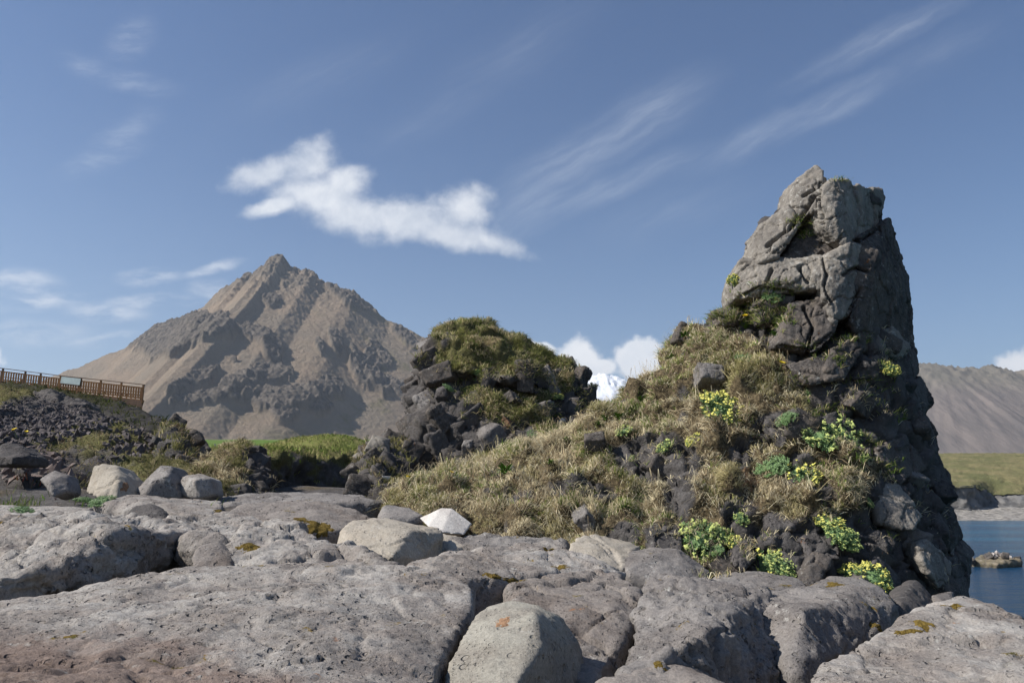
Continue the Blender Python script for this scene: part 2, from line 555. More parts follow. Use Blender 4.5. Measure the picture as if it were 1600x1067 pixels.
def grass_mat(name):
    m, nt = new_mat(name)
    c = nt.n('ShaderNodeVertexColor', layer_name='tint').outputs[0]
    gn = nt.n('ShaderNodeNewGeometry').outputs['Normal']
    an = nt.n('ShaderNodeAttribute', attribute_name='turf_normal').outputs['Vector']
    sm = nt.n('ShaderNodeVectorMath', {0: gn, 1: nt.n('ShaderNodeVectorMath', {0: an, 'Scale': 1.3}, operation='SCALE').outputs[0]}, operation='ADD').outputs[0]
    nn = nt.n('ShaderNodeVectorMath', {0: sm}, operation='NORMALIZE').outputs[0]
    d = nt.n('ShaderNodeBsdfDiffuse', {'Color': c, 'Normal': nn})
    t = nt.n('ShaderNodeBsdfTranslucent', {'Color': c})
    mx = nt.n('ShaderNodeMixShader', {0: 0.28, 1: d.outputs[0], 2: t.outputs[0]})
    nt.n('ShaderNodeOutputMaterial', {'Surface': mx.outputs[0]})
    return m


M_GRASS = grass_mat("grass_blade")


def plain_mat(name, col, rough=0.8, var=0.25, scale=8.0, spec=0.2, bump=0.0):
    m, nt = new_mat(name)
    v = nt.n('ShaderNodeTexCoord').outputs['Object']
    k = nt.ramp(nt.noise(v, scale, 4, 0.6), 0.3, 0.7, 1 - var, 1 + var)
    kk = nt.n('ShaderNodeCombineColor', {0: k, 1: k, 2: k}).outputs[0]
    c = nt.mix(1.0, col, kk, 'MULTIPLY')
    nrm = None
    if bump:
        nrm = nt.n('ShaderNodeBump', {'Height': nt.noise(v, scale * 3, 5), 'Strength': bump, 'Distance': 0.05}).outputs[0]
    finish(nt, c, rough, nrm, spec)
    return m


# ================================================================== the setting
def grid_mesh(name, Vg, mats, kind='structure', mat_idx=None, smooth=True, attrs=None):
    """Vg (rows, cols, 3)"""
    r, c = Vg.shape[:2]
    i = np.arange(r * c).reshape(r, c)
    q = np.stack([i[:-1, :-1], i[:-1, 1:], i[1:, 1:], i[1:, :-1]], -1).reshape(-1)
    me = mesh_np(name, Vg.reshape(-1, 3), q, np.full((r - 1) * (c - 1), 4), mats, smooth, mat_idx)
    for k, v in (attrs or {}).items():
        attr(me, k, v.ravel())
    return put(name, me, kind=kind)


# --- near ground: soil and broken lava under the slabs, one sheet that runs down to the sea on the right
GC = np.array([
    (-8, 2, -.3), (0, 0, -.35), (5, 1, -.6), (-3, 4, -.15), (0, 4, -.45), (3, 4.5, -.65), (-5, 7, .28), (-1, 7, .12), (2, 7.5, -.25),
    (4.2, 7, -.75), (-6, 10, .85), (-3, 10, .85), (-1, 10, .6), (2, 9, -.05), (-4, 13, .93), (-2, 13, .95), (0, 14, .8), (-7, 13, 1.1),
    (-10, 13, 1.5), (6.0, 6.5, -4), (6.8, 9, -6.5), (6.5, 12, -6.5), (6.2, 4.5, -4), (7.5, 7.5, -7), (9, 10, -8), (12, 14, -9), (4, 15, -3), (8, 3, -6), (12, 6, -9), (10, 15, -9), (5, 22, -6),
    (-1, 20, 1.1), (-5, 20, 1.2), (-9, 22, 1.5), (-5, 30, 1.9), (-14, 40, 2.5), (-3, 40, 2.4), (2, 34, -4), (10, 40, -7), (20, 20, -8),
    (-20, 20, 2), (-15, 5, 0), (0, -8, -.5), (-10, -8, 0), (10, -8, -4), (20, -5, -8), (-26, 40, 3), (-30, 20, 3), (0, 50, 2), (14, 55, -8)], float)


def idw(xy, C, p=3.0):
    out = np.empty(len(xy))
    for s in range(0, len(xy), 40000):
        d2 = ((xy[s:s + 40000, None, :] - C[None, :, :2]) ** 2).sum(-1) + 0.15
        w = d2 ** (-p / 2 * 1.0)
        out[s:s + 40000] = (w * C[None, :, 2]).sum(1) / w.sum(1)
    return out


th = np.linspace(-math.pi, math.pi, 420)
rr = np.geomspace(0.6, 60, 200)
T_, R_ = np.meshgrid(th, rr)
gx, gy = R_ * np.sin(T_), R_ * np.cos(T_)
gz = idw(np.stack([gx.ravel(), gy.ravel()], 1), GC).reshape(gx.shape)
q = np.stack([gx.ravel(), gy.ravel(), gz.ravel()], 1)
gz = gz + (0.05 * fbm(q * 1.7, 4) + 0.03 * ridged(q * 6, 3)).reshape(gx.shape)
grock = sstep(-0.35, 0.1, fbm(q * 0.9, 3) + 0.25)
grid_mesh("ground", np.stack([gx, gy, gz], -1), [M_EARTH], attrs={'rock': grock})

# --- sea
m, nt = new_mat("sea_water")
v = nt.n('ShaderNodeNewGeometry').outputs['Position']
vs = nt.n('ShaderNodeMapping', {'Vector': v, 'Scale': (0.35, 1.0, 1.0)}).outputs[0]
big = nt.noise(nt.n('ShaderNodeMapping', {'Vector': v, 'Scale': (0.012, 0.05, 1.0)}).outputs[0], 1.0, 4, 0.55)
shal = nt.ramp(nt.n('ShaderNodeSeparateXYZ', {0: v}).outputs[1], 25.0, 75.0)
col = nt.mix(shal, (0.008, 0.125, 0.15), (0.010, 0.085, 0.15))
col = nt.mix(nt.ramp(big, 0.42, 0.58), col, (0.006, 0.038, 0.085))
h = nt.math('ADD', nt.noise(vs, 2.6, 6, 0.6), nt.math('MULTIPLY', nt.noise(vs, 0.6, 3, 0.5), 1.8))
bp = nt.n('ShaderNodeBump', {'Height': h, 'Strength': 0.8, 'Distance': 0.3}).outputs[0]
b = finish(nt, col, 0.16, bp, 0.5)
b.inputs['IOR'].default_value = 1.33
SEA = -4.0
ang = np.linspace(-math.pi, math.pi, 97)
rad = np.array([0.5, 20, 60, 150, 400, 1200, 4000, 14000])
A_, B_ = np.meshgrid(ang, rad)
grid_mesh("sea", np.stack([B_ * np.sin(A_), B_ * np.cos(A_), np.full_like(A_, SEA)], -1), [m])


# --- field rising inland to the mountain
def meadow_z(X, Y):
    z = 1.6 + np.maximum(Y - 26, 0) * 0.0702
    z = z + 0.95 * np.exp(-(((X + 8.4) / 2.8) ** 2 + ((Y - 31) / 3.5) ** 2)) + 0.75 * np.exp(-(((X + 6.3) / 2.4) ** 2 + ((Y - 31) / 3.5) ** 2))
    edge = X - (-0.02 * Y + 0.4 + 2.5 * np.sin(Y * 0.05))
    drop = sstep(0, 7, edge) * sstep(560, 330, Y)
    z = z * (1 - 0.7 * sstep(0.14, 0.28, X / np.maximum(Y, 1)))
    return z - drop * (z + 9)


th = np.linspace(R(-62), R(34), 360)
rr = np.geomspace(24, 2600, 260)
T_, R_ = np.meshgrid(th, rr)
gx, gy = R_ * np.sin(T_), R_ * np.cos(T_)
gz = meadow_z(gx, gy)
q = np.stack([gx.ravel(), gy.ravel(), np.zeros(gx.size)], 1)
lump = (fbm(q * 0.45, 5) * 0.10 + fbm(q * 0.02, 3) * 1.2 * sstep(50, 300, gy.ravel())).reshape(gx.shape)
m, nt = new_mat("meadow_turf")
v = nt.n('ShaderNodeNewGeometry').outputs['Position']
yy = nt.n('ShaderNodeSeparateXYZ', {0: v}).outputs[1]
near = nt.mix(nt.ramp(nt.noise(v, 0.55, 6, 0.65), 0.38, 0.62), (0.15, 0.175, 0.05), (0.21, 0.20, 0.075))
far = nt.mix(nt.ramp(nt.noise(v, 0.03, 5, 0.6), 0.4, 0.6), (0.085, 0.145, 0.03), (0.11, 0.155, 0.04))
col = nt.mix(nt.ramp(yy, 38, 60), near, far)
col = nt.mix(nt.ramp(yy, 900, 1350), col, (0.20, 0.175, 0.085))
bp = nt.n('ShaderNodeBump', {'Height': nt.noise(v, 3.0, 8, 0.7), 'Strength': 0.8, 'Distance': 0.25}).outputs[0]
finish(nt, col, 0.95, bp, 0.05)
grid_mesh("meadow", np.stack([gx, gy, gz + lump], -1), [m])


# --- mountains
def mountain(name, sil, depth, base, slope, xr, yr, nx, ny, mat, outcrops=(), ridge_amp=14.0, gully=1.0, foot=None, flute=0.0):
    """a ridge whose skyline passes through the pixels SIL at DEPTH, falling at SLOPE on both sides"""
    S = np.array([P(px, py, depth) for px, py in sil])
    X = np.linspace(*xr, nx)
    Y = np.linspace(*yr, ny)
    gx, gy = np.meshgrid(X, Y)
    zc = np.interp(gx, S[:, 0], S[:, 2])
    # a cone round the highest point softened into the ridge
    k = S[:, 2].argmax()
    q = np.stack([gx.ravel(), gy.ravel(), np.zeros(gx.size)], 1)
    wob = fbm(q / 260.0, 3).reshape(gx.shape)
    dy = np.abs(gy - depth + 40 * wob * 0)
    H = zc - base
    L = np.maximum(H, 1) / slope
    t = np.clip(dy / L, 0, 1.6)
    prof = np.clip(1 - t, 0, 1) ** 1.12
    z = base + H * prof - 110 * sstep(0.98, 1.5, t)
    steep = np.clip(H * prof / np.maximum((S[:, 2].max() - base), 1), 0, 1)
    flank = sstep(0.0, 0.06, t)
    # gullies running down the slope
    r = np.hypot(gx - S[k, 0], (gy - depth))
    azi = np.arctan2(gx - S[k, 0], depth - gy)
    g = ridged(np.stack([azi.ravel() * 5.5, r.ravel() / 900.0, np.zeros(gx.size)], 1), 4).reshape(gx.shape)
    z += gully * 2.2 * g * sstep(0.02, 0.3, steep) * flank
    crag = ridged(q / 55.0, 5, 0.55).reshape(gx.shape)
    crag = crag - crag.mean() - 0.35
    z += ridge_amp * crag * (0.03 + sstep(0.55, 1.0, steep) * 0.5 + 0.25 * sstep(0.12, 0.0, t)) * sstep(0, 0.03, steep)
    rock = sstep(0.62, 0.95, steep) * sstep(-0.6, 0.2, crag) * 0.75
    # rocky outcrops standing off the slope
    V = np.stack([gx, gy, z], -1).reshape(-1, 3)
    px, py = proj(V)
    px, py = px.reshape(gx.shape), py.reshape(gx.shape)
    nz = fbm(q / 70.0, 4, 0.6).reshape(gx.shape)
    for (ox, oy, rx, ry, rot, h) in outcrops:
        ca, sa = math.cos(R(rot)), math.sin(R(rot))
        a = ((px - ox) * ca - (py - oy) * sa) / rx
        b_ = ((px - ox) * sa + (py - oy) * ca) / ry
        f = 1 - np.sqrt(a * a + b_ * b_) + nz * 0.42
        mk = sstep(0.0, 0.16, f) * (gy < depth)
        z = z + 0.47 * h * mk * sstep(-1.15, 0.45, b_ - 0.25 * a) * (0.9 + 0.22 * crag + 0.3 * nz)
        rock = np.maximum(rock, mk)
    sp = ridged(q / 22.0, 5, 0.65).reshape(gx.shape)
    fl = ridged(np.stack([gx.ravel() / 13.0, gy.ravel() / 70.0, z.ravel() / 90.0], 1), 4, 0.6).reshape(gx.shape)
    z += rock * (4.0 * sp + 2.2 * fl) + (0.3 + steep) * 1.5 * ridged(q / 30.0 + 40, 4, 0.6).reshape(gx.shape)
    if flute:
        z += flute * ridged(np.stack([gx.ravel() / 60.0, gy.ravel() / 400.0, np.zeros(gx.size)], 1), 4).reshape(gx.shape) * sstep(0.02, 0.5, steep)
    z += 1.5 * fbm(q / 10.0, 3).reshape(gx.shape)
    return grid_mesh(name, np.stack([gx, gy, z], -1), [mat], attrs={'rock': rock})


m, nt = new_mat("volcanic_slope")
v = nt.n('ShaderNodeNewGeometry').outputs['Position']
a = nt.n('ShaderNodeAttribute', attribute_name='rock').outputs['Fac']
big = nt.ramp(nt.noise(v, 0.005, 5, 0.6), 0.38, 0.62)
zz = nt.n('ShaderNodeSeparateXYZ', {0: v}).outputs[2]
vs = nt.n('ShaderNodeMapping', {'Vector': v, 'Scale': (1.0, 0.25, 0.25)}).outputs[0]
str_ = nt.ramp(nt.noise(vs, 0.03, 6, 0.65), 0.35, 0.65)
talus = nt.mix(big, (0.32, 0.242, 0.175), (0.26, 0.215, 0.165))
talus = nt.mix(nt.math('MULTIPLY', str_, 0.6), talus, (0.225, 0.182, 0.138))
grn = nt.math('MULTIPLY', nt.ramp(nt.noise(v, 0.011, 5, 0.65), 0.52, 0.68), nt.ramp(nt.n('ShaderNodeSeparateXYZ', {0: v}).outputs[0], -600, -300))
talus = nt.mix(nt.math('MULTIPLY', grn, 0.7), talus, (0.155, 0.145, 0.065))
rk = nt.mix(nt.ramp(nt.noise(v, 0.07, 8, 0.75), 0.38, 0.62), (0.095, 0.083, 0.072), (0.205, 0.175, 0.145))
fine = nt.ramp(nt.noise(v, 0.11, 9, 0.78), 0.54, 0.62)
upz = nt.ramp(zz, 150, 420, 0.08, 0.5)
a = nt.math('MAXIMUM', a, nt.math('MULTIPLY', fine, upz))
col = nt.mix(a, talus, rk)
bp = nt.n('ShaderNodeBump', {'Height': nt.noise(v, 0.14, 10, 0.8), 'Strength': 1.0, 'Distance': 9.0}).outputs[0]
finish(nt, col, 0.95, bp, 0.05)
SIL = [(-700, 705), (-150, 672), (0, 625), (100, 580), (130, 571), (215, 534), (250, 508), (300, 494), (345, 455), (385, 430), (395, 432), (420, 409), (432, 401),
       (444, 404), (454, 419), (470, 424), (490, 428), (510, 446), (545, 452), (560, 460), (575, 474), (610, 503), (640, 516), (663, 527),
       (720, 566), (800, 620), (900, 672), (1000, 700), (1400, 712)]
OUT = [(265, 530, 62, 26, 22, 20), (335, 512, 46, 22, -6, 22), (400, 525, 40, 14, -18, 20), (428, 546, 18, 22, 0, 22), (300, 600, 46, 15, 24, 22), (320, 625, 60, 11, 8, 14),
       (380, 600, 36, 17, 10, 20), (420, 590, 34, 20, 0, 24), (440, 625, 66, 22, 0, 26), (445, 650, 26, 14, 0, 14), (375, 615, 30, 20, 0, 22),
       (510, 612, 28, 22, 0, 28), (500, 640, 20, 14, 0, 18), (580, 575, 34, 34, -30, 24), (600, 600, 30, 18, -35, 22), (632, 612, 20, 16, 0, 20),
       (525, 540, 10, 22, 20, 14), (500, 545, 8, 18, 10, 10), (545, 470, 40, 9, -30, 12), (635, 530, 30, 10, -38, 12), (425, 470, 14, 10, 0, 9),
       (385, 432, 9, 6, 0, 6), (365, 565, 7, 3, 0, 6)]
mountain("mountain", SIL, 2150, 84, 0.66, (-2000, 800), (1180, 2900), 1300, 760, m, OUT)

m2, nt = new_mat("far_slope")
v = nt.n('ShaderNodeNewGeometry').outputs['Position']
zz = nt.n('ShaderNodeSeparateXYZ', {0: v}).outputs[2]
vs = nt.n('ShaderNodeMapping', {'Vector': v, 'Scale': (1.0, 0.3, 0.3)}).outputs[0]
col = nt.mix(nt.ramp(nt.noise(vs, 0.012, 7, 0.65), 0.35, 0.65), (0.17, 0.142, 0.125), (0.115, 0.10, 0.092))
col = nt.mix(nt.math('MULTIPLY', nt.ramp(zz, 320, 420), 0.3), col, (0.15, 0.145, 0.09))
bp = nt.n('ShaderNodeBump', {'Height': nt.noise(vs, 0.05, 9, 0.7), 'Strength': 0.7, 'Distance': 9.0}).outputs[0]
finish(nt, col, 0.95, bp, 0.05)
SIL2 = [(1000, 700), (1100, 650), (1250, 600), (1380, 578), (1430, 573), (1465, 571), (1500, 577), (1530, 576), (1550, 574), (1580, 583), (1600, 582), (1680, 590), (1800, 600), (2300, 660)]
mountain("far_mountain", SIL2, 2900, 60, 0.55, (300, 3600), (1700, 3900), 420, 330, m2, (), ridge_amp=6.0, gully=2.0, flute=4.0)

# snow mountain between the two stacks
m3, nt = new_mat("snow_slope")
v = nt.n('ShaderNodeNewGeometry').outputs['Position']
zz = nt.n('ShaderNodeSeparateXYZ', {0: v}).outputs[2]
nzz = nt.noise(v, 0.006, 7, 0.7)
k = nt.math('ADD', nt.ramp(nzz, 0.60, 0.68, 0.0, 0.35), nt.ramp(nt.math('ADD', zz, nt.math('MULTIPLY', nzz, 240)), 960, 860))
col = nt.mix(k, (0.84, 0.86, 0.90), (0.30, 0.30, 0.32))
finish(nt, col, 0.8, None, 0.1)
SIL3 = [(780, 640), (860, 600), (900, 588), (920, 584), (945, 583), (965, 590), (985, 597), (1010, 606), (1050, 618), (1200, 660)]
mountain("snow_mountain", SIL3, 7000, 150, 0.55, (-300, 2600), (4700, 8600), 220, 200, m3, (), ridge_amp=30.0, gully=3.0)

# --- far shore on the right: beach, low cliff, grassy slope
pxs = np.linspace(1150, 2100, 420)
mS, nt = new_mat("shore_grass")
v = nt.n('ShaderNodeNewGeometry').outputs['Position']
col = nt.mix(nt.ramp(nt.noise(v, 0.12, 6, 0.65), 0.36, 0.64), (0.125, 0.125, 0.058), (0.19, 0.165, 0.085))
bp = nt.n('ShaderNodeBump', {'Height': nt.noise(v, 0.7, 8, 0.7), 'Strength': 0.7, 'Distance': 0.8}).outputs[0]
finish(nt, col, 0.95, bp, 0.05)
mB = plain_mat("beach_stone", (0.215, 0.20, 0.18), 0.9, 0.45, 0.9, 0.2, 0.8)
mC = plain_mat("shore_rock", (0.13, 0.125, 0.12), 0.95, 0.4, 0.35, 0.1, 1.0)


def strip(name, rows, mat, noise_amp, kind='structure'):
    """rows: list of (pixel y as a function of px, depth as a function of px)"""
    G = []
    for fy, fd in rows:
        G.append([P(px, fy(px), fd(px)) for px in pxs])
    G = np.array(G)
    # refine between the rows
    out = []
    n = 14
    for a_, b_ in zip(G[:-1], G[1:]):
        for k in range(n):
            out.append(a_ + (b_ - a_) * k / n)
    out.append(G[-1])
    G = np.array(out)
    q = G.reshape(-1, 3)
    G = G + (noise_amp * np.stack([fbm(q * 0.35, 4), fbm(q * 0.35 + 50, 4), 0.7 * fbm(q * 0.35 + 90, 4)], 1)).reshape(G.shape)
    return grid_mesh(name, G, [mat], kind)


Cn = lambda c_: (lambda px: c_)
bea = lambda px: 797 + 2.0 * math.sin(px * 0.05)
strip("beach", [(Cn(814), Cn(172)), (Cn(806), Cn(178)), (bea, Cn(186)), (Cn(792), Cn(189))], mB, 0.35)
st_ = lambda px: float(sstep(1512, 1556, px))      # the cliff gives way to a rubble slope
cl = lambda px: 760 + 11 * st_(px) + 1.5 * math.sin(px * 0.11)
cd = lambda px: 186 + 5 * st_(px)
strip("shore_cliff", [(Cn(800), cd), (lambda px: 790, lambda px: cd(px) + 0.6 + 2.4 * st_(px)), (cl, lambda px: cd(px) + 1.2 + 7.5 * st_(px))], mC, 0.9)
strip("shore_hill", [(lambda px: cl(px) + 1.0, lambda px: cd(px) + 0.4 + 7.5 * st_(px)), (Cn(745), Cn(210)), (Cn(725), Cn(235)), (Cn(711), Cn(275)), (Cn(708), Cn(330)), (Cn(720), Cn(520)), (Cn(735), Cn(1500))], mS, 0.5)
# ================================================================== rocks of the foreground
SURF = {}


def rock(name, label, cat, hulls, mat, voxel=0.03, it=4, amp=1.0, pits=1.0, crack=0.0, rough=1.0, group=None, parent=None, seed=0.0, kind=None, grooves=()):
    V, li, lt = remesh(hulls, voxel)
    V = smooth_np(V, li, lt, it)
    N = normals_np(V, li, lt)
    V = lava_disp(V, N, amp, pits, seed, crack, rough)
    for pa, pb, w0, dep in grooves:
        A, B = P(*pa), P(*pb)
        t = np.clip(((V - A) @ (B - A)) / ((B - A) @ (B - A)), 0, 1)
        dd = np.linalg.norm(V - (A + t[:, None] * (B - A)), axis=1) + 0.02 * fbm(V * 6, 3)
        ww = w0 * np.sin(np.pi * np.clip(t, 0.04, 0.96)) ** 0.6
        V = V - np.array([0.25, 0, 1.0]) * (dep * sstep(1.0, 0.55, dd / ww) * sstep(0.0, 0.1, t) * sstep(1.0, 0.9, t))[:, None]
    c = V.mean(0)
    c[2] = V[:, 2].min()
    me = mesh_np(name, V - c, li, lt, mat)
    o = put(name, me, label, cat, group, kind, parent)
    o.location = c
    SURF[label or name] = (V, li, lt)
    return o


GS = "slabs of lava paving the foreground"
GB = "loose boulders lying on the lava slabs"
# big slab, lower left
s1 = PP([(-60, 945, 5.0), (0, 937, 5.2), (140, 914, 5.6), (290, 888, 6.2), (420, 884, 6.4), (590, 892, 6.3), (655, 891, 6.3), (700, 896, 6.2), (738, 922, 5.8),
         (730, 960, 5.2), (698, 1010, 4.5), (668, 1067, 3.9), (655, 1110, 3.5), (300, 1110, 3.1), (0, 1110, 2.9), (-150, 1110, 2.8), (-160, 980, 4.4)])
rock("lava_slab", "broad pale lava slab full of gas holes filling the lower left corner", "rock slab", [add_low(s1, 0.55, 0.96)], M_SLAB_BIG, 0.02, 4, 0.95, 1.5, 0.3, 1.1, group=GS)
# raised shoulder on its right end
s1b = PP([(588, 893, 6.2), (655, 890, 6.25), (722, 900, 6.0), (738, 915, 5.75), (738, 955, 5.25), (705, 1000, 4.6), (640, 945, 5.35), (622, 946, 5.3), (668, 1060, 4.0)])
rock("lava_slab", "smooth grey shoulder of lava with a split wedge, left of the orange-spotted boulder", "rock slab", [add_low(s1b, 0.6, 0.95)], M_SLAB, 0.02, 3, 0.6, 0.4, group=GS, seed=3, grooves=[((656, 893, 6.15), (622, 948, 5.25), 0.085, 0.16)])
# second slab on the left with a deep shaded front
s2 = PP([(-80, 800, 8.4), (100, 804, 8.4), (180, 811, 8.2), (215, 824, 7.9), (290, 841, 7.5), (335, 832, 7.8), (302, 849, 7.35), (250, 841, 6.9), (172, 838, 6.15), (105, 866, 5.75)])
s2l = PP([(-80, 840, 8.2), (100, 850, 8.0), (300, 880, 7.3), (205, 905, 6.2), (110, 925, 5.5), (-80, 930, 6.5)])
s2l[:, 0] -= 0.12
s2b = PP([(-120, 850, 6.4), (60, 848, 6.5), (118, 862, 5.9), (110, 880, 5.6), (60, 895, 5.5), (0, 922, 5.32), (-120, 930, 5.1)])
s2bl = s2b * (1, 1, 0) + (-0.16, 0.12, 0.05)
rock("lava_slab", "rough left-hand lava slab whose undercut front lies in deep shade", "rock slab",
     [np.concatenate([s2, s2l]), np.concatenate([s2b, s2bl])], M_SLAB, 0.024, 3, 1.5, 1.2, 0.5, 2.0, group=GS, seed=11)
s3 = PP([(225, 822, 7.6), (350, 802, 8.4), (430, 812, 8.2), (480, 832, 7.8), (530, 853, 7.3), (580, 872, 6.9), (625, 885, 6.6), (500, 889, 6.45), (372, 883, 6.5), (310, 850, 6.85), (262, 838, 7.2)])
rock("lava_slab", "pale lumpy lava slab between the shaded slab and the tan block", "rock slab", [add_low(s3, 0.4, 0.97)], M_SLAB, 0.028, 4, 1.6, 0.9, 0.7, 1.3, group=GS, seed=21)
s4 = PP([(350, 800, 8.6), (400, 785, 9.4), (480, 783, 9.6), (560, 797, 9.2), (602, 812, 8.9), (560, 835, 8.4), (500, 830, 8.1), (430, 815, 8.05)])
rock("lava_slab", "smooth whaleback of tan lava with ochre moss behind the tan block", "rock slab", [add_low(s4, 0.4, 1.0)], M_SLAB_BROWN, 0.035, 6, 0.9, 0.4, 0.3, group=GS, seed=31)
s5 = PP([(630, 886, 6.8), (700, 862, 7.6), (790, 853, 8.0), (850, 848, 8.4), (890, 862, 8.0), (980, 890, 7.5), (900, 902, 7.2), (800, 916, 6.9), (732, 903, 6.3), (690, 899, 6.3)])
rock("lava_slab", "flat grey lava slab with patches of ochre moss in the middle", "rock slab", [add_low(s5, 0.4, 1.0)], M_SLAB, 0.028, 4, 1.3, 0.8, 0.4, group=GS, seed=41)
s6 = PP([(796, 944, 6.0), (800, 918, 6.5), (880, 894, 7.1), (960, 890, 7.3), (1000, 918, 6.6), (1004, 946, 6.1), (985, 985, 5.5), (955, 1030, 5.0), (925, 1075, 4.6), (850, 1020, 5.0), (900, 950, 5.75), (960, 945, 5.9)])
rock("lava_slab", "pinkish lava slab behind the orange-spotted boulder, dark cleft on its right", "rock slab", [add_low(s6, 0.6, 0.98)], M_SLAB_BROWN, 0.024, 4, 1.0, 0.6, 0.8, 1.3, group=GS, seed=51)
s6b = PP([(1015, 905, 7.1), (1040, 895, 7.4), (1130, 912, 7.1), (1196, 926, 6.9), (1178, 966, 5.9), (1108, 984, 4.7), (1040, 1000, 4.85), (985, 1040, 4.55), (965, 1080, 4.1), (1030, 945, 6.2),
          (1150, 1078, 4.75), (1236, 1062, 5.4)])
rock("lava_slab", "rugged grey pitted lava block with a dark shaded right face, lower centre right", "rock slab", [add_low(s6b, 0.5, 1.0)], M_SLAB_GREY, 0.022, 2, 1.1, 1.6, 0.6, 2.0, group=GS, seed=61)
s6c = PP([(930, 1070, 4.25), (990, 1050, 4.4), (1080, 1045, 4.4), (1150, 1075, 4.2), (1160, 1120, 3.8), (900, 1120, 3.8)])
rock("lava_slab", "low brown pitted lava lump at the bottom edge right of the orange-spotted boulder", "rock slab", [add_low(s6c, 0.5, 1.0)], M_SLAB_BROWN, 0.024, 4, 0.9, 1.2, group=GS, seed=66)
s7 = PP([(1140, 944, 6.7), (1185, 928, 7.0), (1270, 930, 6.9), (1330, 918, 7.3), (1375, 918, 7.3), (1402, 942, 6.9), (1257, 946, 5.75), (1256, 1000, 5.45), (1250, 1058, 5.1), (1180, 965, 6.1), (1235, 1055, 5.1),
         (1345, 1004, 6.2), (1395, 970, 6.6)])
rock("lava_slab", "square-shouldered lava block with a brown right face beneath the flowering ledge", "rock slab", [add_low(s7, 0.5, 1.0)], M_SLAB_GREY, 0.024, 3, 0.9, 0.6, 0.5, 1.4, group=GS, seed=71)
s8 = PP([(1270, 1055, 4.4), (1335, 1006, 5.0), (1440, 968, 5.6), (1450, 953, 6.1), (1500, 943, 6.3), (1540, 946, 6.2), (1562, 960, 5.9), (1600, 974, 5.6), (1700, 1000, 5.2), (1700, 1120, 3.5), (1230, 1120, 3.7), (1450, 1010, 4.75)])
rock("lava_slab", "pale flat-topped lava slab with ochre moss in the lower right corner", "rock slab", [add_low(s8, 0.7, 1.0)], M_SLAB, 0.024, 4, 1.0, 0.8, 0.7, 1.3, group=GS, seed=81)
s9 = PP([(-60, 796, 9.6), (80, 791, 9.6), (150, 789, 9.3), (130, 806, 8.6), (0, 812, 8.3), (-90, 815, 8.2)])
rock("lava_slab", "thin flat lava slab at the left edge below the red flowers", "rock slab", [add_low(s9, 0.3, 1.0)], M_SLAB, 0.035, 3, 0.8, 0.6, group=GS, seed=91)
s10 = PP([(140, 788, 9.6), (190, 775, 10.0), (345, 780, 10.2), (350, 797, 9.2), (300, 806, 8.8), (215, 800, 9.1)])
rock("lava_slab", "weathered lava slab under the three boulders on the left", "rock slab", [add_low(s10, 0.35, 1.0)], M_SLAB, 0.035, 3, 1.2, 0.6, 0.4, group=GS, seed=101)
s11 = PP([(330, 777, 11.2), (420, 768, 12.0), (560, 775, 12.0), (600, 785, 10.6), (480, 786, 10.0), (345, 788, 10.0)])
rock("lava_slab", "flat dark grey lava pavement below the turf cliff", "rock slab", [add_low(s11, 0.3, 1.0)], M_SLAB_GREY, 0.045, 3, 1.0, 0.4, 0.4, group=GS, seed=111)
s12 = PP([(690, 842, 8.5), (740, 836, 9.2), (850, 846, 8.9), (880, 852, 8.7), (885, 868, 7.9), (760, 862, 7.8)])
rock("lava_slab", "rough dark lava shelf at the foot of the grassy slope by the white stone", "rock slab", [add_low(s12, 0.3, 1.0)], M_SLAB_GREY, 0.035, 3, 1.5, 0.8, 0.3, 1.4, group=GS, seed=121)
s13 = PP([(1115, 905, 7.9), (1180, 893, 8.2), (1245, 905, 8.1), (1280, 925, 7.5), (1190, 930, 7.1), (1110, 918, 7.4)])
rock("lava_slab", "low dark lava hump under the lowest flowering plant", "rock slab", [add_low(s13, 0.3, 1.0)], M_SLAB_GREY, 0.03, 4, 0.9, 0.6, group=GS, seed=131)
s14 = PP([(1265, 915, 7.9), (1300, 902, 8.1), (1350, 905, 8.2), (1385, 920, 7.9), (1330, 928, 7.4), (1270, 930, 7.3)])
rock("lava_slab", "rounded grey lava hump with orange lichen behind the square-shouldered block", "rock slab", [add_low(s14, 0.3, 1.0)], M_SLAB_GREY, 0.03, 4, 0.9, 0.6, group=GS, seed=141)
s15 = PP([(1392, 925, 7.9), (1430, 905, 8.3), (1465, 945, 7.9), (1440, 962, 7.2), (1395, 965, 7.0), (1405, 945, 7.1)])
rock("lava_slab", "tilted dark rough slab wedged beneath the right foot of the pinnacle", "rock slab", [add_low(s15, 0.5, 1.0)], M_DARK, 0.03, 2, 0.8, 0.6, group=GS, seed=151)
s16 = PP([(1455, 930, 7.9), (1488, 920, 8.2), (1492, 938, 7.9), (1478, 945, 7.6)])
rock("boulder", "small grey wedge of stone at the pinnacle's right foot", "boulder", [add_low(s16, 0.4, 1.0)], M_SLAB_GREY, 0.025, 2, 0.4, 0.2, group=GB, seed=161)

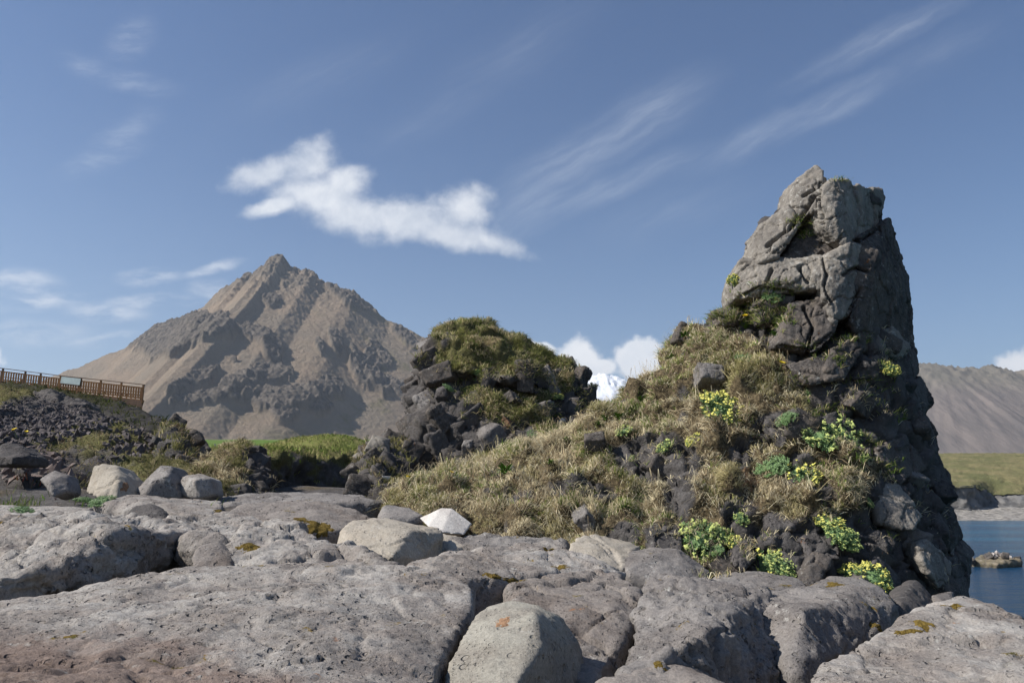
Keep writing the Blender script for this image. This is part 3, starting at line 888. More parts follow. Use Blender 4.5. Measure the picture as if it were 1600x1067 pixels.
# loose boulders
b5 = PP([(742, 962, 4.75), (765, 945, 4.9), (800, 940, 4.95), (842, 946, 4.85), (880, 965, 4.95), (903, 1003, 5.0), (916, 1067, 5.0), (926, 1120, 4.9), (838, 958, 4.52), (850, 1010, 4.25), (815, 1050, 4.0), (780, 1120, 3.7),
         (736, 985, 4.62), (700, 1042, 4.25), (678, 1120, 3.9), (770, 1000, 4.3)])
rock("boulder", "rounded pale boulder marked with an orange lichen spot, bottom centre", "boulder", [pushed(b5, 5.15, 0.8)[len(b5):], b5][1:] and [np.concatenate([b5, b5 * 0.5 + (b5.mean(0) + (0.15, 0.45, -0.15)) * 0.5])], M_BOULD, 0.018, 3, 0.5, 0.35, group=GB, seed=201)
b1 = PP([(528, 858, 7.6), (535, 826, 7.7), (548, 815, 7.9), (602, 807, 8.3), (688, 824, 8.3), (612, 870, 7.15), (640, 831, 7.6), (622, 838, 7.5), (660, 871, 7.55), (692, 834, 8.1), (560, 868, 7.25)])
rock("boulder", "large tan block with a dark triangular right facet", "boulder", [add_low(b1, 0.15, 0.95), add_low(PP([(686, 832, 8.5), (720, 838, 8.5), (742, 847, 8.4), (735, 860, 8.2), (705, 864, 8.0), (668, 852, 8.4)]), 0.15, 1.0)], M_TAN, 0.02, 1, 0.5, 0.2, 0.5, group=GB, seed=211)
b2 = PP([(655, 809, 9.0), (690, 793, 9.1), (706, 794, 9.1), (738, 818, 9.0), (725, 835, 8.75), (690, 832, 8.6), (668, 822, 8.7)])
rock("boulder", "white angular stone lying at the foot of the dry grass slope", "boulder", [np.concatenate([b2, b2 * (.8, 1, .8) + (0.2 * b2.mean(0)[0], 0.3, 0.2 * b2.mean(0)[2] - 0.05)])], M_WHITE, 0.014, 0, 0.12, 0.0, group=GB, seed=221)
b3 = PP([(878, 880, 7.8), (890, 846, 8.1), (912, 832, 8.3), (936, 834, 8.4), (1000, 853, 8.5), (1008, 882, 8.1), (950, 893, 7.6), (900, 888, 7.6)])
rock("boulder", "smooth tan boulder with a domed top at the base of the grassy slope", "boulder", [add_low(b3, 0.1, 1.0)], M_TAN, 0.022, 2, 0.6, 0.2, 0.5, group=GB, seed=231)
b4 = PP([(968, 874, 8.0), (985, 860, 8.2), (1020, 855, 8.35), (1060, 858, 8.3), (1085, 872, 8.3), (1112, 892, 8.2), (1100, 914, 7.8), (1060, 908, 7.5), (1022, 868, 7.95), (980, 895, 7.6)])
rock("boulder", "grey boulder, smooth left side, knobbly dark right side, beside domed tan boulder", "boulder", [add_low(b4, 0.12, 1.0)], M_SLAB_GREY, 0.022, 3, 0.8, 0.5, group=GB, seed=241)
b6 = PP([(133, 770, 10.4), (147, 728, 10.6), (162, 724, 10.6), (184, 727, 10.6), (202, 746, 10.5), (217, 766, 10.5), (208, 783, 10.3), (180, 784, 10.1), (150, 777, 10.2), (186, 752, 10.2)])
rock("boulder", "creamy rounded boulder with a rust patch, leftmost of the three in a row", "boulder", [np.concatenate([b6, b6 + (0, .45, -.05)])], M_TAN, 0.024, 1, 0.45, 0.4, 0.5, group=GB, seed=251)
b7 = PP([(212, 770, 10.5), (228, 750, 10.6), (250, 728, 10.8), (270, 729, 10.8), (291, 768, 10.6), (282, 779, 10.4), (222, 778, 10.3), (240, 752, 10.3), (262, 742, 10.35)])
rock("boulder", "dark grey peaked boulder between the creamy one and the small round one", "boulder", [np.concatenate([b7, b7 + (0, .45, -.05)])], M_SLAB_GREY, 0.024, 1, 0.45, 0.4, 0.6, group=GB, seed=261)
b8 = PP([(281, 776, 10.5), (284, 745, 10.6), (308, 741, 10.7), (330, 749, 10.6), (333, 772, 10.5), (312, 779, 10.3), (305, 750, 10.3)])
rock("boulder", "small rounded grey boulder, rightmost of the three in a row", "boulder", [np.concatenate([b8, b8 + (0, .4, -.03)])], M_SLAB, 0.024, 2, 0.45, 0.4, 0.4, group=GB, seed=271)
b9 = PP([(190, 815, 8.6), (205, 793, 8.8), (235, 787, 8.9), (258, 800, 8.8), (262, 815, 8.5)])
rock("boulder", "dark round boulder sunk in the tuft of green grass on the left", "boulder", [np.concatenate([b9, b9 + (0, .3, -.05)])], M_DARK, 0.025, 4, 0.5, 0.3, group=GB, seed=281)
b10 = PP([(297, 872, 6.5), (308, 851, 6.65), (340, 846, 6.75), (366, 868, 6.65), (362, 888, 6.4), (300, 893, 6.35)])
rock("boulder", "brown boulder stuck in the shaded crack of the left slabs", "boulder", [np.concatenate([b10, b10 + (0, .25, -.05)])], M_SLAB_BROWN, 0.02, 3, 0.45, 0.4, group=GB, seed=291)
b11 = PP([(590, 805, 9.3), (600, 788, 9.5), (640, 790, 9.5), (662, 803, 9.3), (640, 815, 9.1), (600, 812, 9.0)])
rock("boulder", "grey flat-topped stone beside the white angular stone", "boulder", [add_low(b11, 0.15, 1.0)], M_SLAB_GREY, 0.025, 2, 0.5, 0.3, group=GB, seed=301)
b12 = PP([(62, 748, 11.0), (85, 735, 11.2), (105, 742, 11.1), (106, 768, 10.8), (82, 776, 10.6), (78, 752, 10.7)])
rock("boulder", "blue-grey squarish stone among brown rubble near the red flowers", "boulder", [np.concatenate([b12, b12 + (0, .35, -.05)])], M_SLAB_GREY, 0.025, 1, 0.4, 0.2, group=GB, seed=311)
b13 = PP([(-20, 712, 12.2), (5, 693, 12.6), (30, 695, 12.6), (48, 712, 12.3), (20, 714, 12.0)])
rock("boulder", "dark rounded rock at the left edge under a yellow flower", "boulder", [add_low(np.concatenate([b13, b13 + (0, .5, -.05)]), 0.08, 1.0)], M_DARK, 0.03, 1, 0.6, 0.3, 0.5, group=GB, seed=321)

# orange lichen spot: part of the bottom boulder


def hit(px, py, S):
    V, li, lt = S
    if 'bvh' not in SURF.setdefault(id(V), {}):
        T = tris_of(li, lt)
        SURF[id(V)]['bvh'] = BVHTree.FromPolygons([Vector(v) for v in V], T.tolist())
    d = Vector(P(px, py, 1.0) - CAM).normalized()
    return SURF[id(V)]['bvh'].ray_cast(Vector(CAM), d)
# ================================================================== block prototypes
def proto_block(seed, box, n=12, voxel=0.07, it=2, amp=0.42):
    r = np.random.default_rng(seed)
    pts = []
    for sx in (-1, 1):
        for sy in (-1, 1):
            for sz in (-1, 1):
                p = np.array([sx, sy, sz]) * np.array(box) * 0.5
                p *= r.uniform(0.62, 1.0, 3)
                pts.append(p)
    for _ in range(n - 8):
        p = r.normal(size=3)
        p /= np.linalg.norm(p)
        pts.append(p * np.array(box) * 0.55)
    V, li, lt = remesh([np.array(pts)], voxel)
    V = smooth_np(V, li, lt, it)
    N = normals_np(V, li, lt)
    q = V + seed * 3.1
    d = 0.05 * fbm(q * 1.8, 4, 0.55) + 0.026 * ridged(q * 4.2, 5, 0.65)
    f1, f2, i_ = worley(q * 1.9)
    d += 0.07 * (i_ - 0.5) - 0.08 * sstep(0.06, 0.0, f2 - f1)
    return V + N * (d * amp)[:, None], li, lt


BLK = [proto_block(s, b, 10, 0.04, 0) for s, b in ((1, (1, .9, .8)), (2, (1, .8, .55)), (3, (.7, .7, 1.1)), (4, (1.1, .8, .7)), (5, (.6, .6, 1.2)), (6, (1, 1, .6)), (7, (.9, .8, .9)), (8, (1.2, .8, .6)))]
BLK_LO = [proto_block(s, b, 11, 0.15, 1) for s, b in ((11, (1, .9, .8)), (12, (1, .8, .6)), (13, (.8, .7, 1.1)), (14, (1.1, .8, .7)))]
_blkme = {}


def blk_mesh(k, mat):
    key = (k, mat.name)
    if key not in _blkme:
        V, li, lt = BLK[k]
        _blkme[key] = mesh_np("rock_block", V, li, lt, mat)
    return _blkme[key]


def rotm(ax, ay, az):
    return np.array(Matrix.Rotation(az, 3, 'Z') @ Matrix.Rotation(ay, 3, 'Y') @ Matrix.Rotation(ax, 3, 'X'))


def merged(name, protos, pos, size, rots, mat, stretch=None, **kw):
    VV, LI, LT, o = [], [], [], 0
    for k in range(len(pos)):
        V, li, lt = protos[k % len(protos)]
        W = V * size[k] if stretch is None else V * size[k] * stretch[k]
        W = W @ rots[k].T + pos[k]
        VV.append(W)
        LI.append(li + o)
        LT.append(lt)
        o += len(V)
    me = mesh_np(name, np.concatenate(VV), np.concatenate(LI), np.concatenate(LT), mat)
    return put(name, me, **kw)


def blocks_on(S, parent, regions, count, smin, smax, mats, name="rock_block", maxparts=95, dip=25, sink=0.25, gate=None, upmax=0.95, seed=1, tall=False):
    """broken blocks bedded in the surface S where it shows inside pixel REGIONS (ellipses)"""
    r = np.random.default_rng(seed)
    V, li, lt = S
    T = tris_of(li, lt)
    N = np.cross(V[T[:, 1]] - V[T[:, 0]], V[T[:, 2]] - V[T[:, 0]])
    A = np.linalg.norm(N, axis=1)
    N /= np.maximum(A, 1e-9)[:, None]
    Cn_ = V[T].mean(1)
    px, py = proj(Cn_)
    w = np.zeros(len(T))
    for (ox, oy, rx, ry, rot, wt_) in regions:
        ca, sa = math.cos(R(rot)), math.sin(R(rot))
        a = ((px - ox) * ca - (py - oy) * sa) / rx
        b = ((px - ox) * sa + (py - oy) * ca) / ry
        w = np.maximum(w, (a * a + b * b < 1) * wt_)
    # faces that look away count less, but the far sides get rocks too
    view = ((CAM - Cn_) * N).sum(1)
    w = w * np.where(view > 0, 1.0, 0.35) * (N[:, 2] < upmax)
    w = w * A
    if w.sum() == 0:
        return
    idx = r.choice(len(T), size=count * 4, p=w / w.sum())
    sz = smin * (smax / smin) ** (r.random(len(idx)) ** 1.7)
    order = np.argsort(-sz)
    keep = []
    P_ = Cn_[idx]
    for k in order:
        if all(np.linalg.norm(P_[k] - P_[j]) > 0.46 * (sz[k] + sz[j]) for j in keep):
            keep.append(k)
        if len(keep) >= count:
            break
    pos, rots, size = [], [], []
    for k in keep:
        n = N[idx[k]]
        pos.append(P_[k] - n * sz[k] * sink)
        rots.append(rotm(R(r.normal(0, 14)), R(dip + r.normal(0, 14)), R(r.uniform(-35, 35) + (90 if r.random() < .3 else 0))))
        size.append(sz[k])
    big = np.argsort(-np.array(size))
    for j in big[:maxparts]:
        m_ = mats[int(r.integers(len(mats)))]
        o = put(name, blk_mesh(int(r.integers(8)), m_), parent=parent)
        s_ = size[j]
        o.matrix_world = Matrix.Translation(pos[j]) @ Matrix(rots[j].tolist()).to_4x4() @ Matrix.Diagonal((s_ * r.uniform(.85, 1.15), s_ * r.uniform(.85, 1.1), s_ * r.uniform(.8, 1.1) * (1.25 if tall else 1), 1))
    rest = big[maxparts:]
    if len(rest):
        merged("rubble", BLK_LO, [pos[j] for j in rest], [size[j] for j in rest], [rots[j] for j in rest], mats[0], parent=parent, kind="stuff")


def ell(px, py, regs, fall=0.35):
    """soft membership of pixel ellipses"""
    w = np.zeros(len(px))
    for (ox, oy, rx, ry, rot, wt_) in regs:
        ca, sa = math.cos(R(rot)), math.sin(R(rot))
        a = ((px - ox) * ca - (py - oy) * sa) / rx
        b = ((px - ox) * sa + (py - oy) * ca) / ry
        w = np.maximum(w, wt_ * sstep(1 + fall, 1 - fall, np.sqrt(a * a + b * b)))
    return w


# ================================================================== grass
def blades(Pt, Nm, L, W, tint, droop=0.8, lift=0.5, seed=0, swirl=None):
    r = np.random.default_rng(seed)
    n = len(Pt)
    rnd = r.normal(size=(n, 3)) * (0.55, 0.55, 0.25)
    if swirl is not None:
        rnd = rnd * 0.6 + swirl
    g = Nm * 0.55 + np.array([0, 0, lift]) + rnd
    g /= np.linalg.norm(g, axis=1)[:, None]
    dn = np.stack([g[:, 0], g[:, 1], np.full(n, -0.75)], 1) + r.normal(size=(n, 3)) * 0.25
    dn /= np.linalg.norm(dn, axis=1)[:, None]
    side = np.cross(g, r.normal(size=(n, 3)))
    side /= np.maximum(np.linalg.norm(side, axis=1), 1e-6)[:, None]
    h = side * (W * 0.5)[:, None]
    a = Pt - Nm * 0.015
    mid = a + g * (L * 0.55)[:, None]
    tip = mid + (g * (1 - droop) + dn * droop) * (L * 0.5)[:, None]
    V = np.stack([a - h, a + h, mid + h * 0.8, mid - h * 0.8, tip], 1).reshape(-1, 3)
    b = np.arange(n)[:, None] * 5
    F = np.concatenate([b + (0, 1, 2, 3)[0], b + 1, b + 2, b + 3, b + 3, b + 2, b + 4], 1).reshape(-1)
    lt = np.tile([4, 3], n)
    return V, F, lt, np.repeat(tint, 5, axis=0)


def scatter(S, n, wfun, seed):
    r = np.random.default_rng(seed)
    V, li, lt = S
    T = tris_of(li, lt)
    Nf = np.cross(V[T[:, 1]] - V[T[:, 0]], V[T[:, 2]] - V[T[:, 0]])
    A = np.linalg.norm(Nf, axis=1)
    Nf /= np.maximum(A, 1e-9)[:, None]
    C_ = V[T].mean(1)
    w = A * wfun(C_, Nf)
    idx = r.choice(len(T), n, p=w / w.sum())
    u = r.random((n, 2))
    f = u.sum(1) > 1
    u[f] = 1 - u[f]
    t = T[idx]
    pts = V[t[:, 0]] + (V[t[:, 1]] - V[t[:, 0]]) * u[:, :1] + (V[t[:, 2]] - V[t[:, 0]]) * u[:, 1:]
    return pts, Nf[idx]


DRY = np.array([(0.64, 0.56, 0.375), (0.55, 0.46, 0.29), (0.38, 0.295, 0.185), (0.72, 0.64, 0.45), (0.44, 0.38, 0.20)])
GREEN = np.array([(0.15, 0.21, 0.045), (0.20, 0.25, 0.06), (0.11, 0.165, 0.035), (0.27, 0.285, 0.09), (0.31, 0.29, 0.12)])


def vattr(me, N):
    a = me.attributes.new('turf_normal', 'FLOAT_VECTOR', 'POINT')
    a.data.foreach_set('vector', np.ascontiguousarray(N, dtype=np.float32).ravel())


def tufts_at(name, spots, pal, length, width, label, seed, droop=0.5, lift=0.8):
    """grass rooted where sight lines from the photo's viewpoint meet the rock: spots of (px, py, rx, ry, blades)"""
    r = np.random.default_rng(seed)
    bpy.context.view_layer.update()
    dg_ = bpy.context.evaluated_depsgraph_get()
    A, Bn = [], []
    for px, py, rx, ry, n in spots:
        for _ in range(n // 6):
            d = Vector(P(px + r.normal(0, rx * .5), py + r.normal(0, ry * .5), 1.0) - CAM).normalized()
            ok, loc, nrm, _, ob, _ = scene.ray_cast(dg_, Vector(CAM), d)
            if ok and loc.y < 30:
                for _ in range(6):
                    A.append(np.array(loc) + r.normal(0, .012, 3))
                    Bn.append(np.array(nrm))
    A, Bn = np.array(A), np.array(Bn)
    k = len(A)
    tint = pal[r.integers(0, len(pal), k)] * r.uniform(.8, 1.2, k)[:, None]
    V, F, lt, tt = blades(A, Bn, length * r.uniform(.5, 1.2, k), width * r.uniform(.7, 1.3, k), tint, droop, lift, seed)
    me = mesh_np(name, V, F, lt, M_GRASS, smooth=False)
    cattr(me, 'tint', tt)
    vattr(me, np.repeat(Bn, 5, axis=0))
    return put(name, me, label, "grass", kind="stuff")


def turf(name, S, n, wfun, pal, length, width, droop, lift, label, seed, clump=3.2, tuss=0.0):
    pts, nm = scatter(S, n, wfun, seed)
    r = np.random.default_rng(seed + 1)
    cl = fbm(pts * clump, 2)
    if tuss:
        f1, f2, ti = worley(pts * tuss + 0.25 * np.stack([fbm(pts * 2.5, 2), fbm(pts * 2.5 + 9, 2), fbm(pts * 2.5 + 19, 2)], 1))
        cl = cl * 0.45 + 0.75 * (0.50 - f1) * 2 + (ti - 0.5) * 0.5
    keep = r.random(n) < sstep(-0.6, 0.25, cl) * 0.94 + 0.06
    pts, nm, cl = pts[keep], nm[keep], cl[keep]
    k = len(pts)
    L = length * r.uniform(0.5, 1.25, k) * (0.75 + 0.5 * sstep(-0.4, 0.6, cl))
    W = width * r.uniform(0.7, 1.3, k)
    ci = np.clip(((fbm(pts * 1.4 + 40, 3) * 0.9 + 0.5) * len(pal) + r.normal(0, 0.9, k)).astype(int), 0, len(pal) - 1)
    tint = pal[ci] * r.uniform(0.78, 1.2, k)[:, None]
    sw = np.stack([perlin(pts * 2.1 + 11), perlin(pts * 2.1 + 71), 0 * cl], 1) * 0.9
    V, F, lt, tt = blades(pts, nm, L, W, tint, droop, lift, seed + 2, sw)
    me = mesh_np(name, V, F, lt, M_GRASS, smooth=False)
    cattr(me, 'tint', tt)
    vattr(me, np.repeat(nm, 5, axis=0))
    return put(name, me, label, "grass", kind="stuff")
# ================================================================== the pinnacle
def core(hulls, voxel, it, lump, seed, regs, ledge=0.0, bulge=0.10):
    V, li, lt = remesh(hulls, voxel)
    V = smooth_np(V, li, lt, it)
    N = normals_np(V, li, lt)
    px, py = proj(V)
    q = V + seed
    rk = ell(px, py, regs)
    rk = np.clip(rk + 0.55 * fbm(q * 2.3, 3) * (rk > 0.02), 0, 1)
    rk = np.maximum(rk, 0.9 * sstep(0.45, 0.62, fbm(q * 1.5 + 9, 3)))
    rk = np.maximum(rk, sstep(0.15, -0.2, N[:, 2]))
    d = lump * fbm(q * 1.1, 3) + bulge * (1 - rk) * np.abs(fbm(q * 2.6, 2)) - 0.05 * rk
    wq = q * 3.4 + 0.3 * np.stack([fbm(q * 3, 2), fbm(q * 3 + 31, 2), fbm(q * 3 + 67, 2)], 1)
    f1, f2, i_ = worley(wq)
    d += rk * (0.04 * ridged(q * 2.6, 4) + 0.02 * ridged(q * 7, 3) + 0.16 * (i_ - 0.5) - 0.09 * sstep(0.16, 0.0, f2 - f1))
    w1, w2, k_ = worley(q * 1.7 + 0.3 * np.stack([fbm(q * 1.5, 2), fbm(q * 1.5 + 31, 2), fbm(q * 1.5 + 67, 2)], 1))
    cliff = sstep(0.35, -0.1, N[:, 2]) * rk
    d += (0.10 + 0.22 * cliff) * rk * (k_ - 0.5) - 0.10 * rk * sstep(0.10, 0.0, w2 - w1)
    g1, g2, j_ = worley(q * 3.0 + 7)
    d += (1 - rk) * (0.035 * fbm(q * 8, 3) + 0.22 * (0.42 - g1))
    if ledge:
        ph = q[:, 2] * 2.1 + q[:, 0] * 0.5 + 0.8 * fbm(q * 0.7, 2)
        d += ledge * (np.abs((ph % 1.0) - 0.5) - 0.25)
    V = V + N * d[:, None]
    return (V, li, lt), sstep(0.3, 0.6, rk)


def base_pts(lst, z):
    A = PP(lst)
    A[:, 2] = z
    return A


BASE = [(600, 795, 10.2), (660, 803, 9.9), (745, 838, 9.3), (880, 852, 8.9), (1000, 860, 8.7), (1120, 893, 8.4), (1250, 915, 8.25), (1330, 925, 8.3), (1410, 940, 8.5), (1480, 932, 9.0)]
PA = np.concatenate([PP(BASE[:4]), base_pts(BASE[:4], -0.4), PP([(605, 778, 10.4), (640, 757, 10.5), (740, 723, 10.7), (880, 684, 10.8), (930, 660, 10.9)]),
                     PP([(640, 770, 12.5), (740, 745, 12.8), (930, 700, 13.0)]), base_pts([(640, 770, 13), (930, 700, 13.5)], -0.4)])
PB = np.concatenate([PP(BASE[2:6]), base_pts(BASE[2:6], -0.5), PP([(880, 684, 10.8), (930, 664, 10.9), (987, 632, 11.0), (1037, 576, 11.1), (1000, 745, 9.75), (1120, 765, 9.2)]),
                     PP([(985, 690, 13.2), (1035, 620, 13.2)]), base_pts([(880, 700, 13.5), (1035, 620, 13.8)], -0.5)])
PC = np.concatenate([PP(BASE[4:]), base_pts(BASE[4:], -1.2), PP([(1040, 566, 11.1), (1064, 528, 11.1), (1122, 500, 10.7), (1200, 505, 10.15), (1370, 520, 10.0), (1408, 548, 11.1),
                     (1436, 640, 11.1), (1448, 720, 10.9), (1472, 800, 10.7), (1488, 880, 10.5), (1250, 640, 9.5), (1370, 650, 9.55), (1390, 800, 9.05), (1200, 765, 8.95)]),
                     PP([(1060, 580, 13.2), (1200, 540, 13.2), (1400, 560, 13.0), (1440, 700, 12.6)]), base_pts([(1000, 700, 14), (1440, 700, 13.2)], -1.5)])
PD = np.concatenate([PP([(1150, 470, 10.5), (1175, 430, 10.4), (1195, 365, 10.4), (1245, 300, 10.4), (1275, 270, 10.4), (1362, 305, 10.4), (1374, 350, 10.8), (1395, 420, 11.1), (1402, 500, 11.2), (1405, 560, 11.1),
                         (1120, 510, 10.8), (1200, 520, 10.15), (1350, 540, 10.1)]),
                     PP([(1180, 440, 12.2), (1260, 310, 11.4), (1350, 320, 11.4), (1390, 450, 12.2), (1400, 560, 12.6), (1130, 540, 12.6)])])
ROCKY = [(1395, 640, 75, 120, 8, 1), (1440, 800, 85, 140, 8, 1), (1330, 560, 110, 75, 0, 1), (1320, 640, 60, 60, 0, .9), (1270, 420, 180, 130, 0, 1), (1200, 490, 70, 32, 0, 1), (1300, 860, 110, 60, 0, 1),
         (1410, 880, 120, 90, 0, 1), (1180, 880, 70, 36, 0, .9), (1030, 720, 75, 36, 0, .9), (1030, 700, 60, 20, 0, 1), (905, 765, 60, 14, -6, .9), (1040, 840, 34, 26, 0, .9), (975, 838, 30, 20, 0, .8), (1210, 668, 36, 28, 0, 1),
         (1150, 790, 34, 24, 0, .7), (1180, 850, 40, 30, 0, .8), (1060, 770, 26, 40, 10, .9), (1155, 705, 20, 24, 0, .8), (1120, 500, 50, 14, 0, .9), (1250, 730, 26, 22, 0, .6), (800, 778, 40, 10, 0, .6), (1150, 845, 20, 30, 0, .8)]
PIN, prock = core([PA, PB, PC, PD], 0.036, 3, 0.10, 5.0, ROCKY, ledge=0.10, bulge=0.16)
pin = bpy.data.objects.new("rock_pinnacle", None)
COL.objects.link(pin)
pin['label'] = "tall craggy rock pinnacle with a grassy left slope and bare pointed summit"
pin['category'] = "rock pinnacle"
pin.location = (1.8, 10.0, -0.4)
bpy.context.view_layer.update()


def child(name, me, parent, mat_world=True):
    o = put(name, me, parent=parent)
    if mat_world:
        o.matrix_parent_inverse = parent.matrix_world.inverted()
    return o


me = mesh_np("slope", *PIN, M_EARTH)
attr(me, 'rock', prock)
child("slope", me, pin)

# summit: the big jointed blocks
SB = [
    ([(1233, 330, 10.1), (1240, 287, 10.05), (1262, 267, 10.0), (1276, 259, 9.98), (1286, 268, 9.9), (1284, 300, 9.78), (1278, 325, 9.8), (1248, 345, 9.95)], M_SUMMIT, 0.55),
    ([(1281, 300, 9.72), (1300, 282, 9.75), (1326, 284, 9.88), (1338, 305, 9.95), (1346, 335, 10.0), (1344, 372, 10.0), (1322, 386, 9.66), (1305, 330, 9.6), (1288, 352, 9.68), (1280, 322, 9.7)], M_SUMMIT, 0.7),
    ([(1322, 290, 9.85), (1345, 291, 9.95), (1376, 297, 10.7), (1379, 311, 10.7), (1369, 332, 10.65), (1373, 348, 10.65), (1346, 372, 10.05), (1336, 310, 9.98)], M_SUMMIT, 0.6),
    ([(1180, 392, 10.05), (1189, 352, 10.1), (1232, 322, 10.05), (1250, 346, 9.9), (1236, 368, 9.82), (1214, 402, 9.86), (1188, 410, 9.95)], M_SUMMIT, 0.6),
    ([(1220, 405, 10.0), (1245, 372, 10.05), (1290, 356, 10.1), (1332, 382, 10.0), (1300, 402, 9.86), (1228, 412, 9.86)], M_DARK2, 0.5),
    ([(1147, 442, 10.2), (1160, 407, 10.15), (1220, 405, 9.92), (1282, 402, 9.72), (1292, 430, 9.62), (1285, 450, 9.62), (1185, 446, 9.85), (1150, 466, 10.1)], M_SUMMIT, 0.6),
    ([(1284, 406, 9.66), (1330, 380, 9.64), (1371, 392, 9.95), (1357, 432, 9.85), (1345, 452, 9.8), (1326, 490, 9.62), (1300, 505, 9.56), (1288, 450, 9.58)], M_SUMMIT, 0.6),
    ([(1345, 372, 9.75), (1388, 346, 10.9), (1400, 400, 11.0), (1416, 432, 11.2), (1419, 480, 11.2), (1424, 545, 11.1), (1350, 545, 9.75), (1332, 492, 9.62), (1372, 395, 9.7)], M_DARK2, 0.7),
    ([(1179, 474, 9.95), (1205, 458, 9.98), (1242, 462, 9.85), (1236, 500, 9.85), (1192, 502, 9.95)], M_DARK2, 0.4),
    ([(1234, 474, 9.8), (1310, 462, 9.68), (1302, 520, 9.55), (1272, 548, 9.5), (1216, 538, 9.65), (1230, 500, 9.75)], M_DARK2, 0.5),
    ([(1375, 352, 10.3), (1388, 342, 10.6), (1392, 372, 10.6), (1380, 372, 10.3)], M_DARK, 0.5),
    ([(1395, 420, 10.5), (1415, 428, 10.7), (1420, 470, 10.8), (1400, 480, 10.4)], M_DARK, 0.5),
    ([(1115, 490, 10.5), (1142, 480, 10.5), (1162, 490, 10.3), (1150, 506, 10.3), (1120, 508, 10.4)], M_DARK2, 0.4),
    ([(1368, 520, 10.0), (1395, 512, 10.2), (1422, 545, 10.4), (1405, 560, 10.2), (1372, 545, 9.9)], M_SUMMIT, 0.5),
    ([(1300, 548, 9.5), (1330, 528, 9.6), (1348, 545, 9.6), (1318, 592, 9.4), (1288, 580, 9.4)], M_DARK2, 0.4),
    ([(1230, 570, 9.6), (1285, 555, 9.55), (1312, 590, 9.4), (1262, 600, 9.4)], M_DARK2, 0.35),
    ([(1333, 575, 9.7), (1370, 555, 9.75), (1392, 580, 9.8), (1365, 590, 9.55), (1335, 592, 9.55)], M_DARK2, 0.4),
    ([(1310, 612, 9.55), (1345, 598, 9.6), (1385, 612, 9.7), (1390, 640, 9.6), (1318, 632, 9.45)], M_DARK2, 0.4),
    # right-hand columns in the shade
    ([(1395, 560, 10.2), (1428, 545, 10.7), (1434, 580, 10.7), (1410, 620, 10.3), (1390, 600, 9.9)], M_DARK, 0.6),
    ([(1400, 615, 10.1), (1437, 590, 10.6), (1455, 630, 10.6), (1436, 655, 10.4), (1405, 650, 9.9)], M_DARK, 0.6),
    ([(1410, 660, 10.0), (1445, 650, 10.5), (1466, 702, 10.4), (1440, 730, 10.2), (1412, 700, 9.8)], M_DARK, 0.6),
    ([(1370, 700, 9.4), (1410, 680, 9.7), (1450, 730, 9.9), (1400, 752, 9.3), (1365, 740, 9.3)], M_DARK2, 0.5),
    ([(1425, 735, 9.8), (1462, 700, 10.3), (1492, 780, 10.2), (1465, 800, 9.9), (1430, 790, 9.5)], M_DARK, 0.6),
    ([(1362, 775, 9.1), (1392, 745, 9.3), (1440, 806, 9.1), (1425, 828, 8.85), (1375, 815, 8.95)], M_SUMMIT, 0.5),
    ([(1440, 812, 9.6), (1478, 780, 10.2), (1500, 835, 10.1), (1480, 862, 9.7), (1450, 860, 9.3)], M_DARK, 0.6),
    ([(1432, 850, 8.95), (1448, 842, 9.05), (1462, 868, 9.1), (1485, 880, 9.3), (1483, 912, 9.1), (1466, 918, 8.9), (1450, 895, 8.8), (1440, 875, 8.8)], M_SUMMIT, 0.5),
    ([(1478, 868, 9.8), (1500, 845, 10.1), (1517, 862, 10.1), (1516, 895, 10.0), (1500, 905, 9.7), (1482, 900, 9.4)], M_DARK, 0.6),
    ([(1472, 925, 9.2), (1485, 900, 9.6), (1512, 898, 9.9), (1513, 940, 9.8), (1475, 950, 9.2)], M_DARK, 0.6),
    ([(1250, 845, 8.5), (1272, 832, 8.6), (1310, 850, 8.55), (1312, 872, 8.35), (1268, 880, 8.3)], M_DARK, 0.45),
    ([(1195, 810, 8.75), (1225, 800, 8.8), (1240, 825, 8.6), (1205, 832, 8.55)], M_DARK, 0.35),
    ([(1262, 880, 8.3), (1272, 862, 8.45), (1300, 872, 8.4), (1275, 925, 8.05), (1258, 915, 8.1)], M_DARK2, 0.4),
    ([(1012, 838, 8.75), (1020, 822, 8.8), (1062, 828, 8.75), (1066, 862, 8.5), (1018, 864, 8.5)], M_DARK, 0.4),
    ([(1145, 858, 8.5), (1165, 845, 8.55), (1180, 872, 8.4), (1160, 892, 8.2), (1148, 880, 8.25)], M_DARK, 0.35),
    ([(1195, 655, 9.4), (1212, 650, 9.4), (1235, 680, 9.2), (1222, 700, 9.1), (1200, 672, 9.25)], M_DARK, 0.3),
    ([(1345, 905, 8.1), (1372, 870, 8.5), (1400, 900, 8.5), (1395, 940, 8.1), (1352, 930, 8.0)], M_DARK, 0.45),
]
CRACKS = [[(1282, 286), (1279, 312), (1284, 338), (1285, 350)], [(1340, 378), (1368, 360)], [(1284, 405), (1293, 428), (1287, 448), (1300, 470)], [(1238, 352), (1256, 334), (1276, 302)],
          [(1198, 384), (1222, 366), (1240, 352)], [(1150, 466), (1186, 450), (1238, 456)], [(1345, 452), (1318, 505), (1296, 540)], [(1214, 540), (1262, 548), (1300, 522)], [(1255, 306), (1272, 296)], [(1318, 430), (1338, 418), (1356, 424)], [(1248, 418), (1262, 440)],
          [(1206, 420), (1196, 444)], [(1256, 480), (1270, 510), (1262, 540)]]
